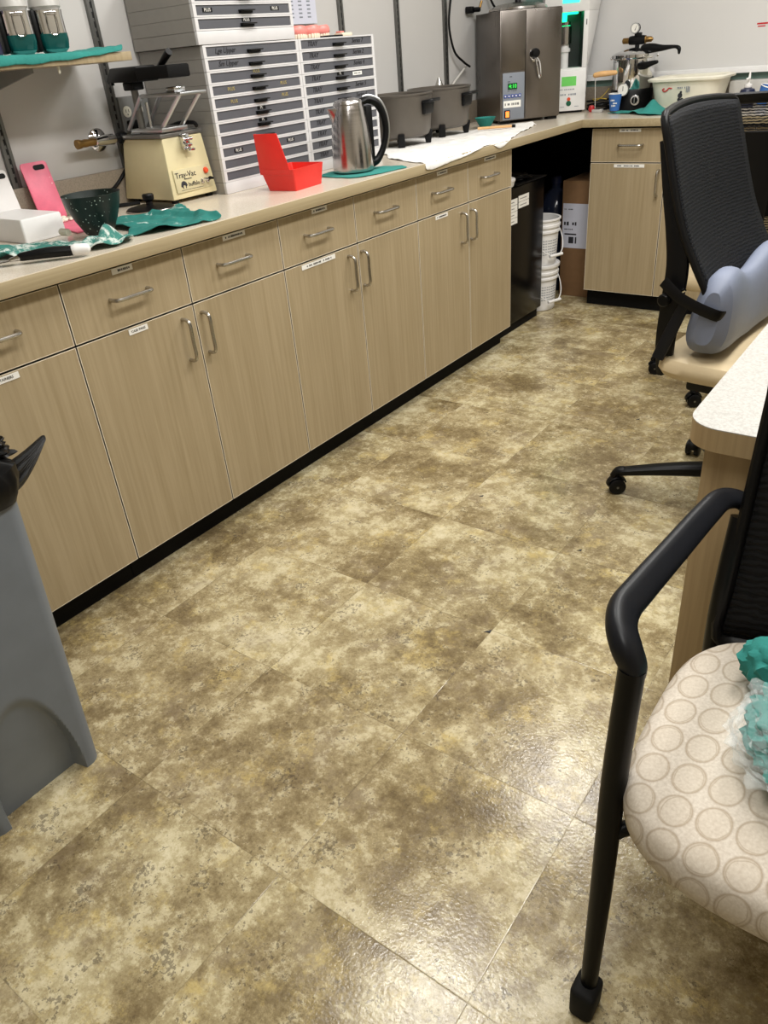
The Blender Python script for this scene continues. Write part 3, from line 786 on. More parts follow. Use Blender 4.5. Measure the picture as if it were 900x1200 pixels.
# ================================================================== shelf, jars, cloth
t = thing('wall_shelf', 'pale wood wall shelf above the mixing bowl', 'shelf', (WL, 0.0, 1.335))
B('wood').box(0.013, 0.28, -0.6, 0.628, 0.0, 0.022, 0.001).obj('board', t)
for y in (-0.084, 0.322):
    B('greypaint').prism([(0.012, -0.001), (0.25, -0.001), (0.25, -0.012), (0.03, -0.05), (0.012, -0.05)], y-0.003, y+0.003).obj('bracket', t)
for c in t.children:
    if c.name.startswith('bracket'):
        y = 0
for c in [c for c in t.children if c.name.startswith('bracket')]:
    # prism was built flat in x,y: stand it up (x stays, y -> z, z -> y)
    for v in c.data.vertices: v.co = Vector((v.co.x, v.co.z, v.co.y))
B('offwhite').cyl((0.26, 0.395, -0.001), (0.26, 0.395, -0.018), 0.004, 0.003, 10).obj('shelf_pin', t)
SZ = 1.358
def shelfcloth(x, y, w):
    if x <= -0.338: return (x, y, SZ+0.0035+max(0, w*1.8)+0.010*max(0, (y-0.5)/0.13))
    d = x+0.338
    return (-0.336+max(0, w)*0.5, y, SZ+0.004-d)
tag(cloth('shelf_cloth', [(-0.56, -0.2), (-0.56, 0.30), (-0.55, 0.56), (-0.47, 0.63), (-0.37, 0.625), (-0.335, 0.60), (-0.322, 0.45), (-0.318, 0.30), (-0.318, 0.1), (-0.32, -0.2)], None, 'teal', 0.014, amp=0.004, xf=shelfcloth, seed=3),
    'teal cloth lying along the wall shelf under the canisters', 'cloth')
def canister(label, x, y, rz):
    t = thing('canister', label, 'canister', (x, y, SZ+0.009), rz, 'canisters on the wall shelf'); t.scale = (0.86, 0.86, 0.86)
    k = B('chrome'); ww = 0.040
    prof = [(0.030, 0.0), (0.038, 0.008), (0.042, 0.03), (0.041, 0.10), (0.042, 0.112)]
    k.rings([[(x_, y_, h) for x_, y_ in rrect(r, r, 0.018, 5)] for r, h in prof]); k.obj('body', t)
    k = B('tealreflection')
    k.rings([[(x_, y_, h) for x_, y_ in rrect(r+0.0008, r+0.0008, 0.018, 5)] for r, h in [(0.031, 0.004), (0.0385, 0.010), (0.0425, 0.032), (0.042, 0.05)]], False, False); k.obj('cloth_reflection', t)  # painted reflection of the shelf cloth around the canister foot
    k = B('black').box(-0.036, 0.036, -0.056, -0.041, 0.004, 0.115, 0.006); k.obj('back_grip', t)
    k = B('chrome').sweep([(0.046, -0.012, 0.105), (0.049, -0.014, 0.08), (0.049, -0.012, 0.052), (0.049, 0.0, 0.046), (0.049, 0.014, 0.052), (0.049, 0.016, 0.08), (0.046, 0.014, 0.105)], 0.0016, seg=8)
    k.box(0.041, 0.047, -0.018, 0.02, 0.098, 0.108, 0.002); k.obj('wire_clip', t)
    B('dome').lathe([(0.040, 0.1125), (0.048, 0.122), (0.043, 0.145), (0.034, 0.165), (0.015, 0.176), (0.002, 0.178)], seg=28).obj('lid', t)
    return t
canister('chrome canister on the wall shelf, left of its twin, next to the plum bottle', -0.42, 0.342, -0.35)
canister('chrome canister on the wall shelf, the one nearest the organizer stacks', -0.42, 0.440, -0.35)
t = thing('liquid_bottle', 'plum coloured bottle with a peach label on the shelf, cut by the frame', 'bottle', (-0.42, 0.243, SZ+0.009), 0)
B('purple').lathe([(0.034, 0), (0.037, 0.006), (0.036, 0.085), (0.034, 0.105), (0.02, 0.125), (0.014, 0.13)], seg=28).obj('body', t)
B('peach').lathe([(0.0372, 0.045), (0.0366, 0.088)], seg=28, cap0=False, cap1=False).obj('label_band', t)
B('black').lathe([(0.016, 0.13), (0.016, 0.15), (0.014, 0.152)], seg=20).obj('cap', t)

# ================================================================== gas valve, outlet
t = thing('gas_valve', 'chrome wall gas valve with brass nozzle left of the outlet', 'valve', (WL, 0.642, 1.128))
B('chrome').lathe([(0.034, 0.0), (0.034, 0.006), (0.024, 0.014), (0.012, 0.018), (0.012, 0.05)], axis='x', seg=28).obj('flange', t)
B('chrome').lathe([(0.008, -0.05), (0.013, -0.045), (0.016, -0.01), (0.016, 0.02), (0.010, 0.030), (0.009, 0.042)], c=(0.055, 0, 0), axis='y', seg=20).obj('body', t)
k = B('brass').lathe([(0.0135, -0.115), (0.0135, -0.105), (0.0105, -0.095), (0.012, -0.085), (0.010, -0.07), (0.012, -0.06), (0.010, -0.045)], c=(0.055, 0, 0), axis='y', seg=18); k.obj('nozzle', t)
B('black').lathe([(0.004, 0.040), (0.016, 0.044), (0.020, 0.056), (0.017, 0.068), (0.006, 0.074)], c=(0.055, 0, 0), axis='y', seg=20).obj('knob', t)
t = thing('wall_outlet', 'grey wall outlet plate with two round sockets behind the heater arm', 'outlet', (WL, 0.82, 1.19))
B('greypaint').box(0.0005, 0.016, -0.075, 0.045, -0.055, 0.05, 0.003).obj('cover_plate', t)
for (y, z) in ((-0.050, 0.006), (-0.003, 0.008)):
    k = B('offwhite').lathe([(0.017, 0.015), (0.0165, 0.018), (0.003, 0.0182)], c=(0, y, z), axis='x', seg=20)
    k.m('slot').box(0.018, 0.0186, y-0.0065, y-0.0045, z-0.002, z+0.007).box(0.018, 0.0186, y+0.0045, y+0.0065, z-0.002, z+0.007).box(0.018, 0.0186, y-0.0015, y+0.0015, z-0.010, z-0.006)
    k.obj('socket', t)
B('black').box(0.016, 0.05, -0.062, -0.034, -0.046, -0.018, 0.005).obj('plug', t)

# ================================================================== vacuum former
VX, VY = -0.354, 0.684
t = thing('vacuum_former', 'cream vacuum former with black heater arm beside the drawer organizer', 'vacuum former', (VX, VY, CT))
k = B('cream').hexa([(-0.244, 0, 0.012), (0.0, 0, 0.012), (0.004, 0.186, 0.012), (-0.244, 0.186, 0.012), (-0.205, 0.010, 0.19), (-0.012, 0.010, 0.19), (-0.010, 0.172, 0.19), (-0.205, 0.172, 0.19)], 0.004)
k.obj('housing', t)
for (x, y) in ((-0.21, 0.02), (-0.02, 0.02), (-0.02, 0.165), (-0.21, 0.165)): B('rubber').cyl((x, y, 0.0), (x, y, 0.0125), 0.011).obj('foot', t)
k = B('greymetal').box(-0.206, -0.008, 0.004, 0.178, 0.1905, 0.203, 0.003).m('alu').box(-0.17, -0.02, 0.02, 0.16, 0.203, 0.208, 0.002)
k.obj('top_plate', t)
k = B('chrome').box(-0.012, 0.004, 0.078, 0.108, 0.150, 0.195, 0.003).box(0.002, 0.02, 0.072, 0.102, 0.16, 0.168, 0.002).cyl((0.008, 0.076, 0.180), (0.008, 0.112, 0.180), 0.005).box(0.006, 0.018, 0.084, 0.112, 0.146, 0.154, 0.002)
k.obj('latch', t)
fx = lambda y, z: face_x(0.0045-0.004*(z/0.19)+0.0012, y, z)
SL = Matrix.Identity(4); SL[0][2] = -0.012/0.178; SL[0][3] = 0.012*0.012/0.178+0.0008
k = B('creamplate'); k.X = SL
k.box(-0.001, 0.0042, 0.018, 0.172, 0.030, 0.098, 0.001).m('ink')
k.text('Tray-Vac', 0.0235, face_x(0.005, 0.066, 0.080)).text('buffalo', 0.018, face_x(0.005, 0.093, 0.050))
k.dashes(face_x(0.005, 0.07, 0.0675), 0.036, 0.003, 8)
k.box(0.0042, 0.0047, 0.036, 0.13, 0.0355, 0.0365)
k.sweep([(0.0048, 0.040, 0.046), (0.0048, 0.047, 0.056), (0.0048, 0.056, 0.055), (0.0048, 0.062, 0.048)], [0.003, 0.006, 0.0055, 0.003], 0.0006, up=(1, 0, 0), seg=8)
k.box(0.0042, 0.005, 0.044, 0.047, 0.041, 0.05).box(0.0042, 0.005, 0.056, 0.059, 0.041, 0.05)
k.obj('control_plate', t)
k = B('orange'); k.X = SL; k.lathe([(0.0095, 0.004), (0.0095, 0.007), (0.007, 0.011), (0.001, 0.012)], c=(0, 0.152, 0.081), axis='x', seg=20); k.obj('indicator_lamp', t)
for y, mt in ((0.128, 'chrome'), (0.150, 'black')):
    k = B('chrome'); k.X = SL
    k.lathe([(0.007, 0.004), (0.007, 0.009), (0.004, 0.010)], c=(0, y, 0.052), axis='x', seg=14).m(mt).sweep([(0.008, y, 0.052), (0.020, y+0.003, 0.058), (0.030, y+0.006, 0.056)], [0.004, 0.005, 0.003], seg=8)
    k.obj('toggle_switch', t)
# frame: two rails with slanted struts, post and heater
k = B('alu')
for y in (0.022, 0.100):
    k.sweep([(-0.165, y, 0.214), (-0.145, y, 0.30)], 0.0062, seg=8, smooth=0) if False else None
    k.sweep([(-0.175, y, 0.216), (-0.085, y, 0.306)], 0.0065, seg=8, smooth=0)
    k.sweep([(-0.015, y, 0.216), (0.095, y, 0.306)], 0.0065, seg=8, smooth=0)
k.box(-0.150, 0.002, 0.008, 0.112, 0.2085, 0.219, 0.002)
k.box(-0.075, 0.115, 0.008, 0.112, 0.303, 0.312, 0.002)
k.obj('film_frame', t)
k = B('chrome').box(0.015, 0.055, 0.04, 0.085, 0.312, 0.327, 0.004).obj('frame_clip', t)
k = B('greymetal').cyl((-0.118, 0.030, 0.205), (-0.118, 0.030, 0.338), 0.011)
k.m('chrome').cyl((-0.092, 0.045, 0.206), (-0.092, 0.045, 0.29), 0.005)
k.m('black').box(-0.142, -0.094, 0.008, 0.052, 0.325, 0.348, 0.004)
k.obj('post', t)
k = B('black').hexa([(-0.205, -0.005, 0.350), (-0.05, -0.010, 0.346), (-0.05, 0.080, 0.346), (-0.205, 0.075, 0.350), (-0.185, 0.005, 0.388), (-0.05, 0.0, 0.388), (-0.05, 0.075, 0.388), (-0.185, 0.068, 0.388)], 0.005)
k.m('blackmat').box(-0.05, 0.098, -0.008, 0.078, 0.350, 0.384, 0.005)
k.cyl((-0.19, 0.01, 0.350), (-0.19, 0.01, 0.342), 0.005)
k.obj('heater', t)
B('black').sweep([(0.03, 0.02, 0.378), (0.092, 0.016, 0.416)], [0.0085, 0.0105], seg=14, smooth=0).obj('heater_handle', t)
B('black').sweep([(-0.13, 0.150, 0.211), (-0.08, 0.150, 0.221), (-0.02, 0.155, 0.221), (0.0, 0.150, 0.211)], 0.006, seg=8).obj('heater_cord', t)
tag(B('black').sweep([(-0.60, 0.71, 1.03), (-0.60, 0.66, 0.99), (-0.585, 0.60, 0.965), (-0.57, 0.575, CT+0.008), (-0.53, 0.60, CT+0.007), (-0.50, 0.66, CT+0.007)], 0.006, seg=8).obj('power_cord'),
    'black power cord looping out behind the vacuum former', 'cord')

# ================================================================== left worktop clutter
t = thing('pot_lid', 'round black lid with knob lying in front of the vacuum former', 'lid', (-0.372, 0.600, CT+0.0005), 0); t.scale = (0.9, 0.9, 0.95)
B('black').lathe([(0.080, 0.0), (0.082, 0.003), (0.078, 0.008), (0.05, 0.014), (0.02, 0.017)], seg=36).m('nickel').lathe([(0.0822, 0.0005), (0.083, 0.003), (0.0815, 0.005)], seg=36, cap0=False, cap1=False).obj('disc', t)
B('black').lathe([(0.012, 0.015), (0.011, 0.026), (0.019, 0.032), (0.020, 0.045), (0.017, 0.049)], seg=20).obj('knob', t)

def ct_drape(x, y, w):
    if x <= 0.0295: return (x, y, CT+0.0008+max(0, w+0.0015))
    return (0.0315+max(0, w)*0.5, y, CT-(x-0.0295))
def folded(x, y, w):
    # right lobe lies flat with a raised hem fold near its free corner
    r = math.exp(-((x-0.0+0.9*(y-0.53))/0.02)**2)*0.010
    f = math.exp(-((y-0.36)/0.05)**2)*0.010 + math.exp(-((y-0.545-0.08*(x+0.1))/0.014)**2)*0.012
    return (x, y, CT+0.001+max(0, w+0.003)+f)
tag(cloth('work_cloth', [(-0.075, 0.275), (-0.02, 0.345), (-0.005, 0.42), (0.012, 0.50), (0.012, 0.545), (-0.05, 0.562), (-0.13, 0.565), (-0.30, 0.672), (-0.335, 0.685), (-0.285, 0.60), (-0.275, 0.52), (-0.33, 0.47), (-0.36, 0.42), (-0.36, 0.35), (-0.20, 0.345), (-0.13, 0.335)],
    None, 'tealdirty', 0.010, amp=0.010, freq=18, xf=folded, seed=1), 'teal cloth with plaster dust spread right of the mixing bowl', 'cloth')
def bunched(x, y, w):
    f = 0.050*math.exp(-(((y-0.20)/0.05)**2+((x+0.055)/0.045)**2))*(0.55+0.45*math.sin(x*90+y*60)) + 0.012*math.exp(-((y-0.0)/0.12)**2)*abs(math.sin(x*60))
    return (x, y, CT+0.001+max(0, w+0.003)+f)
tag(cloth('dusty_cloth', [(-0.05, 0.11), (-0.012, 0.15), (0.002, 0.19), (-0.005, 0.245), (-0.04, 0.275), (-0.10, 0.275), (-0.13, 0.20), (-0.20, 0.16), (-0.27, 0.14), (-0.30, 0.02), (-0.33, -0.12), (-0.26, -0.14), (-0.20, -0.02), (-0.13, 0.02), (-0.08, 0.06)],
    None, 'tealdust', 0.009, amp=0.008, freq=28, xf=bunched, seed=6), 'crumpled teal cloth caked with plaster below the mixing bowl', 'cloth')

t = thing('mixing_bowl', 'dark green rubber mixing bowl splattered with plaster', 'bowl', (-0.165, 0.262, CT+0.009)); t.scale = (0.84, 0.84, 0.86)
k = B('bowl').lathe([(0.036, 0.0), (0.042, 0.003), (0.048, 0.012), (0.066, 0.045), (0.082, 0.085), (0.089, 0.115), (0.0905, 0.118), (0.088, 0.118), (0.079, 0.085), (0.062, 0.045), (0.04, 0.012), (0.01, 0.008)], seg=44)
k.obj('body', t)

t = thing('plastic_tray', 'low white plastic tray turned upside down left of the mixing bowl', 'tray', (-0.425, 0.196, CT+0.001))
R = [[(x, y, h) for x, y in rrect(hx, hy, 0.006, 4)] for hx, hy, h in ((0.108, 0.064, 0.0), (0.1065, 0.0625, 0.055), (0.1045, 0.0605, 0.0595), (0.10, 0.056, 0.06))]
B('white').rings(R).obj('body', t)
B('white').rings([[(x, y, h) for x, y in rrect(hx, hy, 0.006, 4)] for hx, hy, h in ((0.1085, 0.0645, 0.0), (0.1085, 0.0645, 0.005), (0.107, 0.063, 0.006))], False, False).obj('rim', t)

def leaning_board(name, label, mat, y0, y1, zt, xb, xt, zb, hole_y):
    t = thing(name, label, 'cutting board', (0, 0, 0))
    u = Vector((xt-xb, 0, zt-zb)); L = u.length; u.normalize()
    nrm = Vector((u.z, 0, -u.x))
    X = Matrix(((0, u.x, nrm.x, xb), (1, 0, 0, y0), (0, u.z, nrm.z, zb), (0, 0, 0, 1)))
    k = B(mat); k.X = X
    w = y1-y0
    k.prism([(x+w/2, y+L/2) for x, y in rrect(w/2, L/2, 0.010, 5)], 0, 0.004, 0.0008)
    k.obj('board', t)
    k = B('black'); k.X = X
    k.prism([(x+hole_y, y+L-0.016) for x, y in rrect(0.019, 0.007, 0.0068, 5)], 0.0036, 0.0052); k.obj('grip_hole', t)
    return t
t = leaning_board('cutting_board', 'white flexible cutting board leaning on the wall at the left edge', 'white', 0.0, 0.285, 1.092, -0.555, -0.592, CT+0.001, 0.26)
t = leaning_board('pink_scoop_board', 'pink flexible board with black grip hole leaning on the wall', 'pink', 0.336, 0.424, 1.098, -0.558, -0.596, CT+0.004, 0.058)
k = B('pink').hexa([(-0.558, 0.336, CT+0.001), (-0.285, 0.27, CT+0.001), (-0.285, 0.335, CT+0.001), (-0.558, 0.424, CT+0.001), (-0.558, 0.336, CT+0.005), (-0.285, 0.27, CT+0.005), (-0.285, 0.335, CT+0.005), (-0.558, 0.424, CT+0.005)], 0.001)
k.obj('flat_flap', t)
k = B('plaster')
for i in range(26):
    x = random.uniform(-0.53, -0.47); y = random.uniform(0.345, 0.405); r = random.uniform(0.003, 0.009)
    lump(k, (x, y, CT+0.006+r*0.5), (r, r*1.2, r*0.7), i, 0.4, 2.5, 2)
tag(k.obj('plaster_crumbs'), 'little heap of white plaster crumbs on the pink board', 'plaster', None, 'stuff')
# plaster knife
t = thing('plaster_spatula', 'plaster spatula with black and white handle lying at the worktop edge', 'spatula', (-0.012, 0.072, CT+0.0025), 0); t.scale = (1.2, 1.2, 1.2)
k = B('black').sweep([(0.0, 0.0, 0.012), (-0.03, -0.035, 0.014), (-0.065, -0.075, 0.012)], [0.0125, 0.0135, 0.009], [0.0095, 0.0105, 0.008], seg=14, round_ends=True); k.obj('handle', t)
B('white').sweep([(0.016, 0.018, 0.0125), (0.005, 0.005, 0.0125)], [0.011, 0.0145], [0.011, 0.0118], seg=14, smooth=0, round_ends=True).obj('handle_cap', t)
B('chrome').sweep([(-0.063, -0.073, 0.012), (-0.08, -0.092, 0.009)], [0.008, 0.011], [0.007, 0.003], seg=12, smooth=0).obj('ferrule', t)
B('blade').sweep([(-0.078, -0.09, 0.008), (-0.12, -0.14, 0.005), (-0.19, -0.215, 0.004)], [0.011, 0.016, 0.004], [0.0012, 0.001, 0.0008], seg=10).obj('blade', t)
tag(B('offwhite').sweep([(-0.21, 0.262, CT+0.016), (-0.185, 0.235, CT+0.016), (-0.17, 0.222, CT+0.016)], 0.0, seg=4).obj('x') if False else B('offwhite').lathe([(0.0085, 0.0), (0.0095, 0.003), (0.0095, 0.03), (0.0085, 0.033)], c=(-0.235, 0.192, CT+0.024), axis='x', seg=18).obj('bottle_stopper'),
    'small beige cork-shaped stopper between white tray and mixing bowl', 'stopper')

# ================================================================== red bin
t = thing('red_bin', 'red plastic bin with one tall back wall in front of the organizer', 'bin', (-0.085, 0.968, CT+0.0005), 0.10)
hx, L = 0.058, 0.155
def redq(x0, x1, y0, y1, z0, z1, **kw): return (x0, x1, y0, y1, z0, z1)
k = B('red')
wt_ = 0.003
bot = [(-0.112, 0.0), (0.0, 0.0), (0.0, 0.150), (-0.112, 0.150)]; top = [(-0.128, -0.014), (0.008, -0.014), (0.008, 0.160), (-0.128, 0.160)]
def inset(P, d): 
    cx = sum(p[0] for p in P)/4; cy = sum(p[1] for p in P)/4
    return [(p[0]+(d if p[0] < cx else -d), p[1]+(d if p[1] < cy else -d)) for p in P]
def ringof(P, z, r=0.006, n=4):
    hx_ = (P[1][0]-P[0][0])/2; hy_ = (P[2][1]-P[1][1])/2; cx = (P[1][0]+P[0][0])/2; cy = (P[2][1]+P[1][1])/2
    return [(x, y, z) for x, y in rrect(hx_, hy_, r, n, cx, cy)]
k.rings([ringof(bot, 0.0), ringof(top, 0.066), ringof(inset(top, wt_), 0.066), ringof(inset(bot, wt_), wt_)])
k.obj('tub', t)
k = B('red').hexa([(-0.126, -0.012, 0.050), (-0.002, -0.012, 0.050), (-0.002, -0.009, 0.050), (-0.126, -0.009, 0.050), (-0.130, -0.014, 0.172), (-0.040, -0.014, 0.172), (-0.040, -0.011, 0.172), (-0.130, -0.011, 0.172)], 0.0012)
k.hexa([(-0.129, -0.012, 0.050), (-0.126, -0.012, 0.050), (-0.126, 0.02, 0.050), (-0.129, 0.02, 0.050), (-0.133, -0.014, 0.172), (-0.130, -0.014, 0.172), (-0.130, -0.002, 0.172), (-0.133, -0.002, 0.172)], 0.0008)
k.obj('tall_back', t)

# ================================================================== kettle on its cloth
tag(cloth('kettle_cloth', [(-0.215, 1.235), (-0.06, 1.215), (-0.02, 1.245), (0.0, 1.33), (0.018, 1.46), (-0.03, 1.50), (-0.12, 1.45), (-0.22, 1.43), (-0.24, 1.32)], None, 'teal', 0.014, amp=0.0035, freq=18, seed=4,
    xf=lambda x, y, w: (x, y, CT+0.001+max(0, w) if (x+0.125)**2+(y-1.335)**2 > 0.075**2 else CT+0.001)), 'folded teal cloth under the steel kettle', 'cloth')
t = thing('electric_kettle', 'brushed steel electric kettle with black loop handle', 'kettle', (-0.13, 1.335, CT+0.0055), 0.0)
ka = 0.62   # handle points towards +y mostly
k = B('steelkettle').lathe([(0.066, 0.0), (0.072, 0.004), (0.0735, 0.02), (0.071, 0.08), (0.064, 0.15), (0.056, 0.20), (0.052, 0.213)], seg=48); k.obj('body', t)
k = B('steelkettle').lathe([(0.0525, 0.212), (0.0525, 0.217), (0.046, 0.227), (0.025, 0.233), (0.004, 0.234)], seg=40); k.obj('lid', t)
k = B('steelkettle'); k.X = Matrix.Rotation(PI, 4, 'Z') @ Matrix.Rotation(ka, 4, 'Z')
d0, d1 = 0.05, 0.082
k.X = Matrix.Rotation(-2.15, 4, 'Z')
k.hexa([(0.052, -0.012, 0.140), (0.060, -0.002, 0.150), (0.060, 0.002, 0.150), (0.052, 0.012, 0.140), (0.046, -0.026, 0.206), (0.080, -0.006, 0.208), (0.080, 0.006, 0.208), (0.046, 0.026, 0.206)], 0.003); k.obj('spout', t)
k = B('black'); k.X = Matrix.Rotation(0.98, 4, 'Z')
k.sweep([(0.048, 0, 0.218), (0.075, 0, 0.222), (0.108, 0, 0.205), (0.128, 0, 0.165), (0.132, 0, 0.115), (0.118, 0, 0.065), (0.095, 0, 0.030), (0.074, 0, 0.022)], [0.017, 0.016, 0.014, 0.013, 0.013, 0.013, 0.014, 0.016], [0.012, 0.012, 0.013, 0.012, 0.011, 0.011, 0.013, 0.016], up=(0, 0, 1), seg=14)
k.box(0.058, 0.082, -0.014, 0.014, 0.008, 0.205, 0.004); k.obj('handle', t)
k = B('alu'); k.X = Matrix.Rotation(0.98, 4, 'Z')
k.sweep([(0.055, 0, 0.2305), (0.080, 0, 0.2325), (0.118, 0, 0.214), (0.139, 0, 0.168), (0.1425, 0, 0.115), (0.130, 0, 0.062)], 0.006, 0.002, up=(1, 0, 1), seg=10); k.obj('handle_trim', t)
k = B('greypaint').dashes(Matrix.Rotation(-0.9, 4, 'Z') @ face_x(0.0738, 0.0, 0.018), 0.02, 0.004, 7); k.obj('brand_mark', t)

# ================================================================== two grey cookers on a towel
tag(cloth('huck_towel', [(-0.30, 1.775), (-0.22, 1.67), (-0.03, 1.57), (0.052, 1.555), (0.058, 1.60), (0.050, 1.70), (0.045, 1.85), (0.030, 1.98), (0.024, 2.06), (0.050, 2.12), (0.048, 2.16), (0.020, 2.26), (-0.03, 2.42), (-0.05, 2.47), (-0.06, 2.56), (-0.13, 2.80), (-0.20, 2.88), (-0.25, 2.80), (-0.28, 2.65), (-0.36, 2.56), (-0.56, 2.57), (-0.57, 1.87), (-0.50, 1.80)], None, 'towel', 0.016, amp=0.011, freq=17, seed=2,
    xf=lambda x, y, w: ct_drape(x, y, w*0.9 if (x > -0.26 or y > 2.56) else w*0.08)), 'white towel spread under the two grey cookers, hanging over the worktop edge', 'towel')
def cooker(label, x, y, rz):
    t = thing('multi_cooker', label, 'cooker', (x, y, CT+0.006), rz, 'grey cookers on the white towel')
    B('potbody').lathe([(0.06, 0.030), (0.112, 0.032), (0.126, 0.040), (0.1335, 0.058), (0.139, 0.12), (0.143, 0.190), (0.147, 0.194), (0.147, 0.199), (0.143, 0.200), (0.139, 0.196), (0.134, 0.12), (0.126, 0.058), (0.11, 0.044), (0.02, 0.042)], seg=56).obj('body', t)
    for a in (0.02, PI/2+0.02, PI+0.02, 1.5*PI+0.02):
        k = B('black'); k.X = Matrix.Rotation(a, 4, 'Z')
        k.hexa([(0.110, -0.016, 0.0), (0.132, -0.016, 0.0), (0.132, 0.016, 0.0), (0.110, 0.016, 0.0), (0.10, -0.015, 0.055), (0.142, -0.014, 0.052), (0.142, 0.014, 0.052), (0.10, 0.015, 0.055)], 0.004); k.obj('foot', t)
    for a in (1.02, 1.02+PI):
        k = B('black'); k.X = Matrix.Rotation(a, 4, 'Z')
        k.hexa([(0.136, -0.038, 0.118), (0.150, -0.034, 0.120), (0.150, 0.034, 0.120), (0.136, 0.038, 0.118), (0.136, -0.042, 0.172), (0.156, -0.042, 0.172), (0.156, 0.042, 0.172), (0.136, 0.042, 0.172)], 0.004)
        k.sweep([(0.142, -0.036, 0.166), (0.176, -0.032, 0.170), (0.182, 0.0, 0.171), (0.176, 0.032, 0.170), (0.142, 0.036, 0.166)], 0.011, 0.007, seg=10); k.obj('handle', t)
    return t
cooker('round grey cooker nearest the steel kettle', -0.415, 2.045, -0.96)
cooker('round grey cooker beside the stainless boiler, white cord behind it', -0.43, 2.395, -0.96)
# things behind and beside the cookers
tag(B('nickel').lathe([(0.03, 0.0), (0.033, 0.01), (0.03, 0.10), (0.022, 0.16), (0.020, 0.20), (0.012, 0.22), (0.006, 0.235)], c=(-0.565, 2.61, CT+0.0005), seg=20).obj('metal_flask'), 'small metal flask standing behind the far grey cooker', 'flask')
k = B('teal').lathe([(0.022, 0.0), (0.026, 0.004), (0.050, 0.045), (0.052, 0.047), (0.049, 0.046), (0.024, 0.008)], c=(-0.36, 2.70, CT+0.0005), seg=24)
tag(k.obj('rubber_bowl'), 'little teal bowl between far grey cooker and boiler', 'bowl')
k = B('woodhandle').sweep([(-0.30, 2.52, CT+0.016), (-0.22, 2.57, CT+0.016), (-0.16, 2.60, CT+0.016)], 0.006, seg=10).m('black').cyl((-0.16, 2.60, CT+0.016), (-0.145, 2.607, CT+0.016), 0.007)
tag(k.obj('wax_brush'), 'wooden handled brush lying on the towel by the far cooker', 'brush')
# ================================================================== stainless boiler
ba = math.radians(50)
t = thing('boiler', 'stainless steel boil-out tank with lever latch and grey control panel', 'boiler', (-0.345, 2.825, CT+0.0005), ba)
BW, BD, BH = 0.318, 0.335, 0.485
k = B('steelbox').box(0, BW, 0, BD, 0.014, BH, 0.003); k.obj('tank', t)
for (x, y) in ((0.03, 0.03), (BW-0.03, 0.03), (0.03, BD-0.03), (BW-0.03, BD-0.03)): B('black').box(x-0.025, x+0.025, y-0.02, y+0.02, 0, 0.0135).obj('foot', t)
k = B('steelbox').box(0.131, BW, -0.007, -0.0005, 0.02, BH-0.006, 0.002); k.obj('front_door', t)
k = B('steelbox').box(0.006, 0.1295, -0.005, -0.0005, 0.235, BH-0.006, 0.001); k.obj('upper_panel', t)
k = B('panelgrey').box(0.012, 0.127, -0.005, -0.0005, 0.018, 0.225, 0.001)
k.m('ink').dashes(face_ny(0.055, -0.0052, 0.208), 0.014, 0.004, 4).dashes(face_ny(0.045, -0.0052, 0.187), 0.014, 0.004, 4).dashes(face_ny(0.062, -0.0052, 0.146), 0.05, 0.003, 7)
k.obj('control_panel', t)
k = B('lcdback').box(0.038, 0.088, -0.0065, -0.0046, 0.152, 0.180).m('lcdgreen').text('4:10', 0.024, face_ny(0.064, -0.0066, 0.166)); k.obj('display', t)
for i in range(5):
    B('blue').box(0.018+i*0.019, 0.033+i*0.019, -0.007, -0.0046, 0.116, 0.132, 0.002).m('paper').box(0.0225+i*0.019, 0.0285+i*0.019, -0.0073, -0.0069, 0.121, 0.127).obj('button', t)
k = B('paper').box(0.016, 0.108, -0.006, -0.0046, 0.073, 0.104).m('ink').dashes(face_ny(0.062, -0.0061, 0.088), 0.078, 0.012, 11); k.obj('name_label', t)
k = B('black').box(0.020, 0.050, -0.0075, -0.0046, 0.026, 0.062, 0.002).m('amber').box(0.026, 0.045, -0.0105, -0.007, 0.030, 0.057, 0.002); k.obj('power_switch', t)
k = B('chrome').lathe([(0.024, -0.012), (0.024, -0.0075)], c=(0.172, 0, 0.295), axis='y', seg=24)
k.sweep([(0.172, -0.016, 0.296), (0.180, -0.024, 0.255), (0.194, -0.024, 0.205), (0.201, -0.022, 0.192), (0.205, -0.024, 0.21), (0.198, -0.024, 0.26), (0.182, -0.018, 0.285)], 0.004, seg=8)
k.box(0.156, 0.190, -0.02, -0.008, 0.262, 0.278, 0.003); k.obj('latch_lever', t)
B('black').lathe([(0.005, -0.04), (0.018, -0.038), (0.0215, -0.028), (0.021, -0.013)], c=(0.174, 0, 0.300), axis='y', seg=24).obj('latch_knob', t)
k = B('steel').lathe([(0.142, 0.0), (0.145, 0.003), (0.141, 0.012), (0.10, 0.028), (0.03, 0.035), (0.004, 0.036)], c=(BW/2, BD/2, BH+0.001), seg=48); k.obj('lid', t)
k = B('black').lathe([(0.016, 0.034), (0.014, 0.045), (0.028, 0.055), (0.030, 0.068), (0.024, 0.074)], c=(BW/2, BD/2, BH+0.001), seg=24); k.obj('lid_knob', t)
k = B('black').cyl((-0.05, BD*0.75, BH-0.03), (0.02, BD*0.8, BH-0.03), 0.010).cyl((-0.055, BD*0.75, BH-0.045), (-0.055, BD*0.75, BH+0.015), 0.004) if False else None
tag(B('black').sweep([(-0.60, 2.83, 1.60), (-0.60, 2.80, 1.50), (-0.60, 2.775, 1.38), (-0.595, 2.81, 1.27), (-0.58, 2.87, 1.22), (-0.578, 2.93, 1.195)], 0.0055, seg=8).obj('power_cord'), 'black cable hanging down the wall left of the boiler', 'cord')
